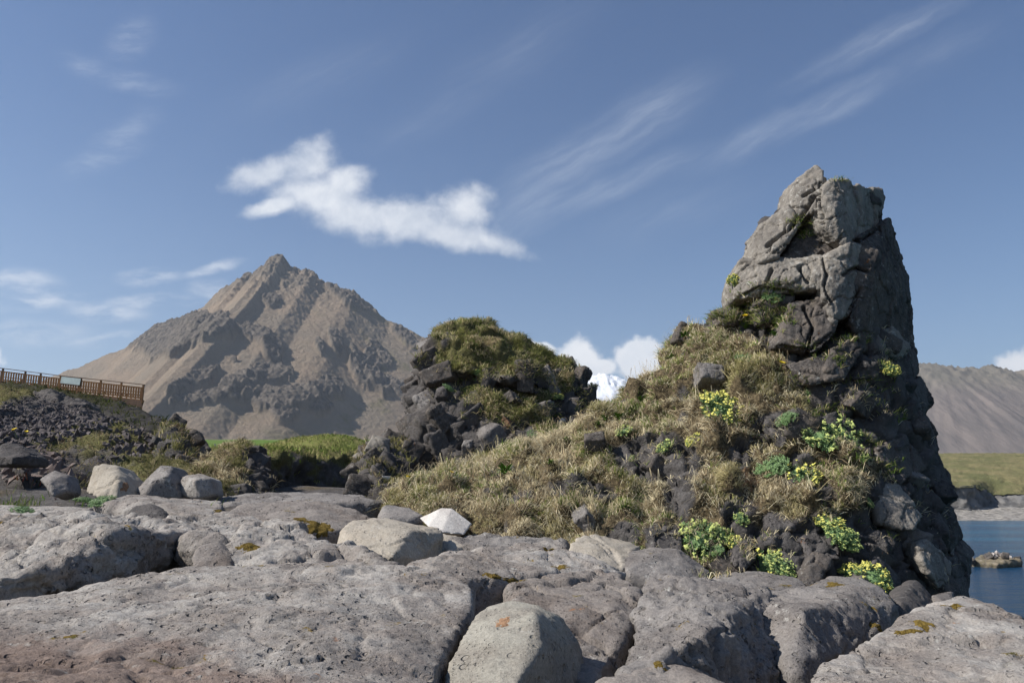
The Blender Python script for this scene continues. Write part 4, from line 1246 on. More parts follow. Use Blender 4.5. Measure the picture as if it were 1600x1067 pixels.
for pts, mt, th_ in SB:
    pts = [(x_, y_, d_ + (max(0.0, x_ - 1385) / 100 * 0.75 if mt is M_DARK else -0.12 * (y_ > 660))) for x_, y_, d_ in pts]
    A = PP(pts)
    c_ = A.mean(0)
    A = c_ + (A - c_) * np.array([1.035, 1.0, 1.035])
    B = c_ + (A - c_) * 0.92
    B[:, 1] = A[:, 1] + th_ * 1.1
    F_ = c_ + (A - c_) * 0.86
    F_[:, 1] -= 0.035
    V, li, lt = remesh([np.concatenate([A, B, F_[::2]])], 0.016)
    N = normals_np(smooth_np(V, li, lt, 2), li, lt)
    q = V * 1.0
    sq = q * np.array([9.0, 9.0, 3.0]) + 4
    d = 0.020 * fbm(q * 2.0, 3) + 0.010 * ridged(sq, 4, 0.6) + 0.010 * fbm(q * 13, 4, 0.6)
    f1, f2, i_ = worley(q * 2.6 + 0.25 * np.stack([fbm(q * 3, 2), fbm(q * 3 + 31, 2), fbm(q * 3 + 67, 2)], 1))
    d -= 0.04 * sstep(0.035, 0.0, f2 - f1) + 0.035 * (i_ - 0.5)
    V = V + N * d[:, None]
    vx, vy = proj(V)
    seen = ((CAM - V) * N).sum(1) > 0
    for line in CRACKS:
        for (x0, y0), (x1, y1) in zip(line[:-1], line[1:]):
            L2 = (x1 - x0) ** 2 + (y1 - y0) ** 2
            t = np.clip(((vx - x0) * (x1 - x0) + (vy - y0) * (y1 - y0)) / L2, 0, 1)
            dd = np.hypot(vx - x0 - t * (x1 - x0), vy - y0 - t * (y1 - y0)) + 1.2 * fbm(V * 7, 2)
            V = V - N * (0.10 * sstep(3.6, 1.2, dd) * seen)[:, None]
    child("rock_block", mesh_np("rock_block", V, li, lt, mt), pin)

ROCKS1 = [(1400, 640, 60, 110, 8, 1), (1445, 800, 70, 140, 8, 1.2), (1330, 600, 80, 60, 0, .8), (1300, 870, 110, 55, 0, 1), (1400, 890, 90, 60, 0, .9), (1180, 885, 70, 36, 0, .9),
          (1030, 712, 70, 32, 0, 1.2), (905, 766, 60, 12, -6, .8), (1030, 842, 50, 26, 0, .9), (1180, 850, 40, 30, 0, .7), (1060, 775, 24, 36, 10, .9), (1350, 690, 50, 60, 0, .6), (1120, 500, 50, 14, 0, .5), (800, 778, 40, 8, 0, .4), (1120, 680, 230, 190, 0, .11), (850, 770, 220, 60, -10, .08)]
blocks_on(PIN, pin, ROCKS1, 260, 0.10, 0.42, [M_DARK, M_DARK2, M_DARK2, M_SLAB_GREY], maxparts=62, dip=28, sink=0.14, seed=3)

# ================================================================== the second stack, behind on the left
bmz = lambda l: base_pts(l, 0.2)
MB_ = [(640, 745, 15.2), (700, 748, 14.6), (780, 735, 14.6), (880, 700, 15.2), (932, 655, 16.5)]
MS = np.concatenate([PP(MB_), bmz(MB_), PP([(640, 700, 15.4), (648, 625, 15.8), (652, 590, 16), (690, 640, 15.0), (760, 660, 15.0), (925, 640, 16.6), (915, 605, 16.8), (905, 580, 17)]), PP([(660, 600, 19), (900, 600, 19.5), (640, 720, 18), (930, 650, 19)]), bmz([(640, 720, 19), (930, 650, 20)])])
MU = np.concatenate([PP([(652, 590, 16), (660, 560, 16.3), (655, 548, 16.4), (672, 520, 16.7), (700, 508, 16.9), (722, 504, 17), (760, 512, 17), (800, 535, 17), (815, 548, 17), (860, 558, 17), (900, 575, 17.1), (700, 580, 15.6), (800, 600, 15.6), (880, 610, 16.2), (905, 600, 16.8)]),
                     PP([(680, 540, 18.6), (760, 530, 18.6), (880, 580, 19)])])
MROCK = [(690, 690, 90, 75, -12, 1), (650, 600, 26, 110, 0, 1), (690, 620, 60, 40, 0, .8), (665, 545, 18, 26, 0, 1), (800, 690, 50, 30, 0, .9), (825, 602, 60, 12, 0, .8), (770, 590, 18, 30, 0, .7), (895, 640, 40, 30, 0, .9), (905, 590, 12, 40, 0, .9), (840, 580, 50, 8, 0, .7)]
MND, mrock = core([MS, MU], 0.07, 3, 0.16, 25.0, MROCK, ledge=0.22, bulge=0.22)
mnd = bpy.data.objects.new("rock_outcrop", None)
COL.objects.link(mnd)
mnd['label'] = "squat dark rock stack with a mossy grass cap, left of the tall pinnacle"
mnd['category'] = "rock outcrop"
mnd.location = (-0.3, 16.5, 0.2)
bpy.context.view_layer.update()
me = mesh_np("slope", *MND, M_EARTH2)
attr(me, 'rock', mrock)
child("slope", me, mnd)
blocks_on(MND, mnd, [(690, 690, 95, 80, -12, 1), (650, 610, 30, 120, 0, 1), (700, 615, 60, 45, 0, .7), (665, 545, 18, 26, 0, 1), (800, 690, 60, 34, 0, .9), (825, 605, 80, 18, 0, .6), (895, 640, 44, 34, 0, .7), (905, 590, 14, 40, 0, .7)],
          330, 0.16, 0.62, [M_DARK, M_DARK2, M_SLAB_GREY, M_DARK2], maxparts=95, dip=-30, sink=0.27, seed=5, tall=True)

# small outcrop between the stack and the turf cliff
o1b = [(558, 770, 13.5), (600, 778, 13), (640, 770, 13.4), (650, 740, 14.2)]
O1 = np.concatenate([PP(o1b), base_pts(o1b, .5), PP([(556, 735, 14), (560, 705, 14.6), (580, 692, 14.8), (610, 690, 15), (650, 695, 15), (600, 720, 13.8)]), PP([(570, 720, 16.5), (650, 715, 16.5)])])
OC, orock = core([O1], 0.06, 2, 0.12, 45.0, [(600, 730, 60, 60, 0, 1)], ledge=0.1)
oc = bpy.data.objects.new("rock_outcrop", None)
COL.objects.link(oc)
oc['label'] = "small grey columnar outcrop with white patches between turf cliff and squat stack"
oc['category'] = "rock outcrop"
oc.location = (-2.2, 14, 0.5)
bpy.context.view_layer.update()
me = mesh_np("slope", *OC, M_EARTH2)
attr(me, 'rock', orock)
child("slope", me, oc)
blocks_on(OC, oc, [(600, 730, 50, 45, 0, 1)], 40, 0.2, 0.7, [M_SUMMIT, M_DARK2, M_DARK], dip=35, sink=0.2, seed=8)
# ================================================================== left headland, turf cliff, knoll
def terrain_solid(name, hulls, voxel, it, lump, seed, regs, mat, ledge=0.0, bulge=0.1):
    S, rk = core(hulls, voxel, it, lump, seed, regs, ledge, bulge)
    me = mesh_np(name, *S, mat)
    attr(me, 'rock', rk)
    put(name, me, kind='structure')
    return S


crest = [(-260, 590, 34), (-60, 606, 37), (40, 612, 37), (85, 622, 36), (130, 647, 33), (180, 672, 28), (240, 692, 23), (286, 706, 20), (303, 716, 19)]
foot = [(-260, 720, 13), (-60, 735, 13.2), (0, 742, 13.2), (100, 768, 12.7), (200, 776, 12.6), (280, 773, 13.2), (310, 755, 15.5), (309, 742, 18)]
HB1 = np.concatenate([PP(crest), PP(foot), base_pts(foot, 0.2), base_pts([(300, 700, 24), (240, 690, 32), (100, 640, 44), (-260, 600, 44)], 0.5)])
BANK = terrain_solid("hillside", [HB1], 0.13, 2, 0.22, 60.0, [(60, 735, 120, 40, 0, .8), (70, 650, 120, 30, 10, .9)], M_EARTH2, 0.12, 0.2)
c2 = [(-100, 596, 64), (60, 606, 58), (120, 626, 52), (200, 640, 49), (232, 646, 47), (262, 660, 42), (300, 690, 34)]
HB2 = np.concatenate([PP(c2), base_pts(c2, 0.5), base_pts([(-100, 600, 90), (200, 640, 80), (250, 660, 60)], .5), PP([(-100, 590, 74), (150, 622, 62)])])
BANK2 = terrain_solid("slope", [HB2], 0.3, 2, 0.4, 70.0, [(200, 660, 90, 30, 0, .6)], M_HEATH_SHADE, 0.2, 0.25)

# rock nose at the end of the headland
n1 = [(248, 728, 17.2), (285, 745, 16.6), (312, 748, 17), (314, 730, 18.5)]
NZ = np.concatenate([PP(n1), base_pts(n1, .4), PP([(250, 690, 18), (256, 668, 18.8), (272, 664, 19), (286, 676, 19), (298, 684, 19), (302, 705, 18.6)]), PP([(255, 680, 21), (300, 690, 21)]), base_pts([(250, 700, 22), (310, 710, 22)], .4)])
NS, nr = core([NZ], 0.07, 2, 0.12, 75.0, [(285, 710, 40, 50, 0, 1)], 0.15)
nz_ = bpy.data.objects.new("rock_outcrop", None)
COL.objects.link(nz_)
nz_['label'] = "dark knobbly rock nose with a grassy top ending the bank below the boardwalk"
nz_['category'] = "rock outcrop"
nz_.location = (-7.7, 18.5, 0.6)
bpy.context.view_layer.update()
me = mesh_np("slope", *NS, M_EARTH2)
attr(me, 'rock', nr)
child("slope", me, nz_)
blocks_on(NS, nz_, [(285, 715, 40, 50, 0, 1)], 34, 0.25, 0.8, [M_DARK, M_DARK2], dip=15, sink=0.25, seed=12)

# boulders half buried along the crest of the headland
for k, (pts, lab) in enumerate((([(40, 628, 33), (52, 612, 34), (80, 608, 34), (92, 622, 33), (85, 634, 32.5), (50, 634, 32.5)], "dark boulder with a pale streak on the crest under the boardwalk railing"),
                                ([(92, 632, 32), (105, 622, 32.5), (128, 624, 32.5), (136, 632, 32), (120, 638, 31.5)], "flat dark boulder on the crest, beneath the information board"),
                                ([(-20, 640, 29), (-15, 626, 30), (8, 627, 30), (16, 634, 29.5), (5, 640, 29)], "pale flat rock on the scree at the left edge"))):
    A = PP(pts)
    rock("boulder", lab, "boulder", [np.concatenate([A, A + (0, 1.2, -.2)])], M_DARK if k < 2 else M_SLAB_GREY, 0.06, 0, 1.6, 0.0, 0.8, 2.5, group="boulders on the headland crest", seed=400 + k)

# turf cliff: field edge cut down to dark soil
TC = [(388, 770, 18.6), (470, 771, 21), (560, 768, 25), (640, 765, 26)]
TT = [(386, 716, 18.6), (470, 720, 21.2), (562, 716, 25), (640, 712, 26)]
TCH = np.concatenate([PP(TC), PP(TT), base_pts(TC, 0.3), PP([(330, 705, 30), (640, 708, 34)]), base_pts([(300, 720, 30), (640, 720, 34)], .3)])
TCS = terrain_solid("turf_cliff", [TCH], 0.09, 2, 0.18, 80.0, [(480, 748, 100, 24, 0, .7)], M_EARTH2, 0.08, 0.2)
KN_F = [(300, 755, 15.0), (330, 772, 14.4), (400, 772, 14.6), (424, 768, 15.4)]
KN = np.concatenate([PP(KN_F), base_pts(KN_F, 0.3), PP([(306, 746, 15.8), (340, 722, 16.4), (368, 702, 16.6), (384, 694, 16.8), (398, 702, 16.8), (412, 740, 16.4)]), PP([(330, 720, 19), (390, 706, 19)]), base_pts([(310, 740, 19), (410, 740, 19)], .3)])
KNS, kr = core([KN], 0.07, 2, 0.14, 85.0, [(402, 735, 24, 46, 8, 1)], 0.12, 0.2)
kn = bpy.data.objects.new("grassy_knoll", None)
COL.objects.link(kn)
kn['label'] = "small grassy knoll with a dark rocky right side in front of the turf cliff"
kn['category'] = "knoll"
kn.location = (-5.5, 16.5, 0.5)
bpy.context.view_layer.update()
me = mesh_np("slope", *KNS, M_EARTH)
attr(me, 'rock', kr)
child("slope", me, kn)
blocks_on(KNS, kn, [(402, 735, 22, 40, 8, 1), (340, 765, 60, 10, 0, .3)], 26, 0.2, 0.55, [M_DARK, M_DARK2], dip=15, sink=0.3, seed=13)


# scree of broken stones: nobody could count it
def pebble(seed):
    r = np.random.default_rng(seed)
    V, F = hull(r.normal(size=(13, 3)) * (0.30, 0.27, 0.22))
    li = np.array([i for f in F for i in f])
    return V, li, np.array([len(f) for f in F])


PEB = [pebble(s) for s in range(90, 98)]


def stones(name, S, regs, n, smin, smax, mat, label, cat, seed, kind="stuff"):
    def wf(C_, N):
        px, py = proj(C_)
        return ell(px, py, regs, 0.12) * (N[:, 2] > 0.1)
    pts, nm = scatter(S, n, wf, seed)
    r = np.random.default_rng(seed)
    sz = smin * (smax / smin) ** (r.random(n) ** 2.0)
    rots = [rotm(*r.uniform(0, 6.28, 3)) for _ in range(n)]
    o = merged(name, PEB, pts, sz, rots, mat, label=label, cat=cat, kind=kind)
    o.data.polygons.foreach_set('use_smooth', np.zeros(len(o.data.polygons), dtype=bool))
    return o


M_SCREE_B = rock_mat("brown_scree_stone", (0.17, 0.13, 0.115), (0.12, 0.095, 0.088), (0.20, 0.16, 0.145), lich=0.3, bump=0.6, pit=0.4)
stones("scree", BANK, [(70, 655, 175, 40, 12, 1), (215, 690, 70, 26, 24, .5)], 13000, 0.07, 0.22, M_SCREE, "dark purple-grey scree sloping below the boardwalk", "scree", 5)
stones("rubble", BANK, [(20, 745, 110, 42, 4, 1), (110, 772, 60, 14, 0, 1)], 2600, 0.05, 0.22, M_SCREE_B, "brown volcanic rubble at the foot of the left bank", "rubble", 6)


def ground_surface():
    g = bpy.data.objects['ground'].data
    return get_np(g)


GR = ground_surface()
stones("gravel", GR, [(60, 785, 170, 26, 0, 1), (460, 775, 170, 16, 0, .8), (760, 845, 140, 18, 0, 1), (1150, 905, 120, 20, 0, .7), (1420, 950, 60, 22, 0, .7), (820, 970, 420, 90, 0, .8)], 3800, 0.03, 0.14, M_SCREE_B,
       "loose brown stones and grit in the gaps between slabs", "gravel", 9)
# ================================================================== boardwalk with railing
def beam_geo(p, q, w, h, upv=(0, 0, 1)):
    p, q = np.array(p, float), np.array(q, float)
    d = q - p
    d /= np.linalg.norm(d)
    s = np.cross(d, upv)
    s /= np.linalg.norm(s)
    u = np.cross(s, d)
    V = [e + s * a * w / 2 + u * b * h / 2 for e in (p, q) for a, b in ((-1, -1), (1, -1), (1, 1), (-1, 1))]
    F = [(0, 1, 2, 3), (7, 6, 5, 4), (0, 4, 5, 1), (1, 5, 6, 2), (2, 6, 7, 3), (3, 7, 4, 0)]
    return V, F


def beams(name, lst, mat, parent):
    VV, FF = [], []
    for args in lst:
        V, F = beam_geo(*args)
        FF += [tuple(i + len(VV) for i in f) for f in F]
        VV += [tuple(v) for v in V]
    me = bpy.data.meshes.new(name)
    me.from_pydata(VV, [], FF)
    me.materials.append(mat)
    return child(name, me, parent)


def wood(name, c1, c2):
    m, nt = new_mat(name)
    v = nt.n('ShaderNodeTexCoord').outputs['Object']
    mp = nt.n('ShaderNodeMapping', {'Vector': v, 'Scale': (6.0, 6.0, 0.8)}).outputs[0]
    c = nt.mix(nt.ramp(nt.noise(mp, 1.2, 5, 0.6), 0.35, 0.65), c1, c2)
    finish(nt, c, 0.75, None, 0.25)
    return m


W_OR = wood("orange_timber", (0.21, 0.105, 0.04), (0.13, 0.064, 0.027))
W_DK = wood("brown_timber", (0.085, 0.05, 0.032), (0.06, 0.036, 0.025))
bw = bpy.data.objects.new("boardwalk", None)
COL.objects.link(bw)
bw['label'] = "orange-brown timber viewing platform with slatted railing on the headland"
bw['category'] = "boardwalk"
bw.location = P(110, 625, 58)
bpy.context.view_layer.update()
TOPX = [-90, 0, 40, 95, 160, 225]
TOPY = [564, 575, 580, 587, 594, 601]
DEP = [62, 60.5, 60, 59, 58, 57]
ty = lambda px: np.interp(px, TOPX, TOPY)
td = lambda px: np.interp(px, TOPX, DEP)
H = 1.04


def Tp(px, dz=0.0, dy=0.0):
    p = P(px, ty(px), td(px))
    return np.array([p[0] * (p[1] + dy * 1.06) / p[1], p[1] + dy, p[2] + dz])



seg = [-90, 0, 40, 95, 160, 225]


def rail_run(name, dz, dy, w, h, mat):
    beams(name, [(Tp(a, dz, dy), Tp(b, dz, dy), w, h) for a, b in zip(seg[:-1], seg[1:])], mat, bw)


rail_run("handrail", 0, 0, 0.14, 0.05, W_DK)
rail_run("rail", -0.24, 0, 0.05, 0.09, W_OR)
rail_run("rail", -0.98, 0, 0.05, 0.09, W_OR)
for px in (-62, -28, 5, 40, 64, 95, 127, 158, 190, 224.3):
    t_ = Tp(px, -0.03)
    beams("post", [(t_, t_ - (0, 0, 1.3), 0.11, 0.11, (0, 1, 0))], W_OR if px > 80 else W_DK, bw)
for px in np.arange(-40, 223, 3.9):
    t_ = Tp(px, -0.2, -0.05)
    beams("baluster", [(t_, t_ - (0, 0, 0.80), 0.12, 0.03, (0, 1, 0))], W_OR, bw)
DW = 4.2
dk = []
for a, b in zip(seg[:-1], seg[1:]):
    for k in range(10):
        dk.append((Tp(a, -1.1, 0.2 + k * DW / 10), Tp(b, -1.1, 0.2 + k * DW / 10), DW / 10 - 0.012, 0.045))
beams("deck", dk, W_OR, bw)
beams("skirt", [(Tp(a, -1.22 - k * 0.17), Tp(b, -1.22 - k * 0.17), 0.05, 0.15) for k in range(6) for a, b in ((95, 160), (160, 225))], W_DK, bw)
beams("skirt", [(Tp(225, -1.22 - k * 0.17, 0.1), Tp(225, -1.22 - k * 0.17, DW), 0.05, 0.15) for k in range(5)], W_DK, bw)
for dz, w, h in ((0, .14, .05), (-.24, .05, .09), (-.98, .05, .09)):
    beams("handrail" if dz == 0 else "rail", [(Tp(225, dz, 0.05), Tp(225, dz, DW), w, h)], W_DK, bw)
    rail_run("handrail" if dz == 0 else "rail", dz, DW, w, h, W_DK)
for px in (-28, 40, 95, 158, 224.3):
    t_ = Tp(px, -0.03, DW)
    beams("post", [(t_, t_ - (0, 0, 1.3), 0.11, 0.11, (0, 1, 0))], W_DK, bw)
for px in np.arange(20, 223, 7.0):
    t_ = Tp(px, -0.2, DW + 0.05)
    beams("baluster", [(t_, t_ - (0, 0, 0.80), 0.10, 0.03, (0, 1, 0))], W_OR, bw)
for px in (140, 180, 222):
    for dy in (0.4, DW - 0.4):
        t_ = Tp(px, -1.15, dy)
        beams("support", [(t_, t_ - (0, 0, 3.2), 0.18, 0.18, (0, 1, 0))], W_DK, bw)

ib = bpy.data.objects.new("information_board", None)
COL.objects.link(ib)
ib['label'] = "pale grey-green information board fixed to the boardwalk railing"
ib['category'] = "sign"
ib.location = Tp(111, -0.35, -0.12)
bpy.context.view_layer.update()
M_BOARD = plain_mat("board_face", (0.30, 0.36, 0.36), 0.5, 0.12, 2.0)
beams("panel", [(Tp(96, -0.31, -0.11), Tp(126, -0.31, -0.11), 0.03, 0.5)], M_BOARD, ib)
beams("frame", [(Tp(95.5, -0.045, -0.11), Tp(126.5, -0.045, -0.11), 0.045, 0.03), (Tp(95.5, -0.575, -0.11), Tp(126.5, -0.575, -0.11), 0.045, 0.03)], W_DK, ib)

fp = bpy.data.objects.new("marker_post", None)
COL.objects.link(fp)
fp['label'] = "small pale post standing in the green field left of the knoll"
fp['category'] = "post"
fp.location = P(335, 706, 62)
bpy.context.view_layer.update()
M_POST = plain_mat("weathered_post", (0.35, 0.34, 0.32), 0.8)
a_ = P(335, 706, 62)
beams("shaft", [(a_ - (0, 0, .3), a_ + (0, 0, 0.62), 0.11, 0.11, (0, 1, 0))], M_POST, fp)
beams("crossboard", [(a_ + (-.28, -.08, .12), a_ + (.75, -.08, .05), 0.04, 0.14)], W_DK, fp)

# ================================================================== islet
is_ = bpy.data.objects.new("islet", None)
COL.objects.link(is_)
is_['label'] = "tiny skerry of pale rocks standing in the bay at the right edge"
is_['category'] = "islet"
is_.location = (37, 60, -4)
bpy.context.view_layer.update()
A = PP([(1518, 876, 60), (1535, 868, 61), (1560, 864, 61.5), (1580, 870, 61), (1597, 877, 60), (1560, 880, 58.5)])
V, li, lt = remesh([np.concatenate([A, A * (1, 1, 0) + (0, 0.5, -4.6)])], 0.12)
V = smooth_np(V, li, lt, 2)
N = normals_np(V, li, lt)
V = V + N * (0.18 * fbm(V * 0.9, 4) + 0.06 * ridged(V * 2.6, 3))[:, None]
child("reef", mesh_np("reef", V, li, lt, rock_mat("tidal_rock", (0.20, 0.165, 0.11), (0.13, 0.115, 0.075), (0.26, 0.22, 0.18), lich=0.3)), is_)
r_ = np.random.default_rng(31)
M_GUANO = rock_mat("bleached_rock", (0.55, 0.51, 0.47), (0.36, 0.31, 0.28), (0.48, 0.42, 0.38), lich=0.3)
for k in range(26):
    px = r_.normal(1557, 14)
    py = 874 - 9 * math.exp(-((px - 1558) / 18) ** 2) * r_.uniform(.3, 1)
    o = child("stone", blk_mesh(int(r_.integers(8)), M_GUANO if r_.random() < .7 else M_DARK2), is_)
    o.matrix_world = Matrix.Translation(P(px, py + 1, 60.3 + r_.normal(0, .4))) @ Matrix(rotm(*r_.uniform(0, 6, 3)).tolist()).to_4x4() @ Matrix.Scale(r_.uniform(.25, .7), 4)

# ================================================================== ochre moss cushions on the slabs
M_MOSS = plain_mat("ochre_moss", (0.165, 0.115, 0.03), 0.95, 0.45, 30, 0.1, 0.8)
M_LICH = plain_mat("orange_lichen", (0.25, 0.15, 0.09), 0.95, 0.3, 30, 0.1, 0.4)
dgx = bpy.context.evaluated_depsgraph_get()


def cast(px, py):
    bpy.context.view_layer.update()
    d = Vector(P(px, py, 1.0) - CAM).normalized()
    return scene.ray_cast(bpy.context.evaluated_depsgraph_get(), Vector(CAM), d)


def cushion(px, py, rx, ry, thick, mat, label, cat, name, seed, group=None):
    ok, loc, nrm, _, ob, _ = cast(px, py)
    if not ok:
        return
    dep = loc.y
    wx = rx / FPX * dep
    wy = ry / FPX * dep / max(0.10, abs((loc - Vector(CAM)).normalized().dot(nrm)))
    t1 = Vector((1, 0, 0)) - nrm * nrm.x
    t1.normalize()
    t2 = nrm.cross(t1)
    n = 30
    V, keep = [], []
    dg_ = bpy.context.evaluated_depsgraph_get()
    gi = np.linspace(-1.3, 1.3, n)
    uu, vv = np.meshgrid(gi, gi)
    q = np.stack([uu.ravel() * 1.6 + seed, vv.ravel() * 1.6, np.zeros(n * n)], 1)
    f = 1 - np.hypot(uu, vv).ravel() + 0.55 * fbm(q, 4, 0.6)
    for k, (a, b) in enumerate(zip(uu.ravel(), vv.ravel())):
        p = loc + t1 * (a * wx) + t2 * (b * wy)
        ok2, l2, n2, _, _, _ = scene.ray_cast(dg_, p + nrm * 0.25, -nrm, distance=0.5)
        base = l2 if ok2 else p
        if not ok2 or (l2 - p).length > 0.10 + 0.4 * thick:
            f[k] = -1.0
        h = thick * min(1.0, max(-0.4, f[k] * 2.2))
        V.append(base + nrm * h)
    i = np.arange(n * n).reshape(n, n)
    qd = np.stack([i[:-1, :-1], i[:-1, 1:], i[1:, 1:], i[1:, :-1]], -1).reshape(-1, 4)
    qd = qd[(f[qd] > -0.12).all(1)]
    V = np.array([v[:] for v in V])
    used = np.unique(qd)
    mp = np.full(n * n, -1)
    mp[used] = np.arange(len(used))
    V, qd = V[used], mp[qd]
    c_ = V.mean(0)
    me = mesh_np(name, V - c_, qd.ravel(), np.full(len(qd), 4), mat)
    o = put(name, me, label, cat, group)
    o.location = c_


MG = "ochre moss cushions on the slabs"
for k, (px, py, rx, ry, lab) in enumerate((
        (772, 899, 16, 4.5, "ochre moss cushion in the hollow left of its wider neighbour, mid slab"),
        (803, 908, 20, 4.5, "wide ochre moss cushion near the rim of the pinkish slab"),
        (875, 888, 13, 4, "ochre moss cushion just below the domed tan boulder"),
        (497, 824, 22, 7, "mossy strip in the hollow beside the tan block"),
        (470, 812, 12, 4, "small moss strip high in the hollow of the tan whaleback"),
        (392, 851, 17, 4, "ochre moss cushion on the pale lumpy slab at left"),
        (1418, 986, 24, 4.5, "long ochre moss cushion on the lower right slab"),
        (1438, 973, 14, 3.5, "small ochre moss cushion above the long one, lower right slab"),
        (1372, 980, 14, 3, "thin ochre moss tuft at the left rim of the lower right slab"),
        (1310, 914, 20, 4, "yellow-orange lichen crust on the rounded hump below the flowers"),
        (1490, 948, 18, 5, "ochre lichen along the crest of the lower right slab"),
        (1027, 1036, 7, 4, "tiny ochre tuft on the rugged pitted block"),
        (853, 858, 8, 5, "small ochre tuft on the grey slab below the grassy slope"),
        (345, 798, 8, 5, "small ochre tuft on the slab under the three boulders"))):
    cushion(px, py, rx * 0.85, ry * 0.8, 0.010, M_MOSS, lab, "moss", "moss_cushion", 3.7 * k, MG)
cushion(787, 971, 11, 7, 0.004, M_LICH, "orange lichen spot on top of the rounded pale boulder", "lichen", "lichen_spot", 5.0)
cushion(196, 760, 5, 7, 0.004, M_LICH, "rust-orange lichen patch on the creamy boulder's right side", "lichen", "lichen_spot", 9.0)
cushion(1170, 745, 14, 7, 0.01, M_LICH, "rusty lichen patch among the grass in the middle of the pinnacle's slope", "lichen", "lichen_spot", 15.0)
cushion(790, 660, 8, 8, 0.008, M_LICH, "rusty lichen patch on the squat stack's dark face", "lichen", "lichen_spot", 25.0)
# ================================================================== plants
M_LEAF = plain_mat("fleshy_leaf", (0.14, 0.225, 0.085), 0.55, 0.35, 14, 0.35)
M_LEAF2 = plain_mat("bright_leaf", (0.085, 0.165, 0.025), 0.6, 0.35, 10, 0.3)
M_BUD = plain_mat("yellow_bloom", (0.60, 0.56, 0.14), 0.7, 0.3, 40, 0.2)
M_BUD2 = plain_mat("green_bloom", (0.42, 0.47, 0.15), 0.7, 0.3, 40, 0.2)
M_PETAL = plain_mat("yellow_petal", (0.75, 0.55, 0.02), 0.6, 0.15, 40)
M_STEM = plain_mat("stem", (0.11, 0.15, 0.045), 0.7)


def roseroot_proto(seed, stems, dome=(1, 1, 0.62), bud=0.8, budmat=None):
    """unit-radius cushion of upright stems set with fleshy leaves, each topped by a flat head of bloom"""
    r = np.random.default_rng(seed)
    V, F, lt, o = [], [], [], 0
    BV, BF, bo = [], [], 0
    ico = hull([(math.cos(a) * math.cos(b), math.sin(a) * math.cos(b), math.sin(b)) for b in (-1.2, -.4, .4, 1.2) for a in np.arange(6) * 1.047 + b])
    for k in range(stems):
        zz = r.uniform(0.0, 1.0)
        az = r.uniform(0, 2 * math.pi)
        rr_ = math.sqrt(max(0, 1 - zz * zz))
        tip = np.array([rr_ * math.cos(az), rr_ * math.sin(az), zz]) * np.array(dome) * r.uniform(0.78, 1.02)
        ax = tip * 0.7 + np.array([0, 0, 0.75])
        ax /= np.linalg.norm(ax)
        s = np.cross(ax, (0.3, 1, 0.2))
        s /= np.linalg.norm(s)
        t = np.cross(ax, s)
        n_l = 11
        for j in range(n_l):
            a = j * 2.4
            up = 0.36 * (j / n_l) - 0.34
            root = tip + ax * up
            out = (s * math.cos(a) + t * math.sin(a)) * 0.85 + ax * r.uniform(0.25, 0.7)
            out /= np.linalg.norm(out)
            L = r.uniform(0.13, 0.20) * (1.1 - 0.45 * j / n_l)
            wd = np.cross(out, ax)
            wd /= max(np.linalg.norm(wd), 1e-6)
            nn = np.cross(wd, out)
            w = 0.042 * r.uniform(.8, 1.2)
            V += [root, root + out * L * .55 + wd * w - nn * .012, root + out * L + nn * 0.02, root + out * L * .55 - wd * w - nn * .012, root + out * L * .5 + nn * 0.012]
            F += [o, o + 1, o + 4, o + 1, o + 2, o + 4, o + 2, o + 3, o + 4, o + 3, o, o + 4]
            lt += [3, 3, 3, 3]
            o += 5
        if r.random() < bud:
            BV.append((tip + ax * 0.05, r.uniform(1.05, 1.6)))
    hv, hf = hull([np.array([math.cos(a) * math.cos(b), math.sin(a) * math.cos(b), math.sin(b)]) * np.array(dome) * r.uniform(.46, .58) for b in (-.3, .1, .5, .9, 1.4) for a in np.arange(9) * .698 + b])
    V += list(hv)                                # the packed stems inside the cushion
    F += [i + o for f in hf for i in f]
    lt += [len(f) for f in hf]
    leaf = mesh_np("foliage", np.array(V), np.array(F), np.array(lt), M_LEAF, smooth=False)
    return leaf, BV


def head_mesh(mat, seed):
    """one flat knobbly flower head"""
    r = np.random.default_rng(seed)
    V, li, lt = remesh([r.normal(size=(9, 3)) * .012 + r.normal(size=3) * (.03, .03, .01) + np.array(hull_ball) * r.uniform(.030, .045) for _ in range(5)], 0.011)
    N = normals_np(V, li, lt)
    V = V + N * (0.008 * fbm(V * 60, 2))[:, None]
    return mesh_np("flower_head", V, li, lt, mat)


hull_ball = [(math.cos(a), math.sin(a), 0.0) for a in np.arange(9) * 0.698]
HEADS = {'y': head_mesh(M_BUD, 1), 'h': head_mesh(M_BUD2, 2)}
RP = {'y': [roseroot_proto(s, 95, bud=0.85) for s in (1, 2)], 'h': [roseroot_proto(s, 95, bud=0.75) for s in (3, 4)], 'g': [roseroot_proto(5, 95, bud=0.0)]}


def place(px, py):
    ok, loc, nrm, _, ob, _ = cast(px, py)
    return (loc, nrm) if ok else (None, None)


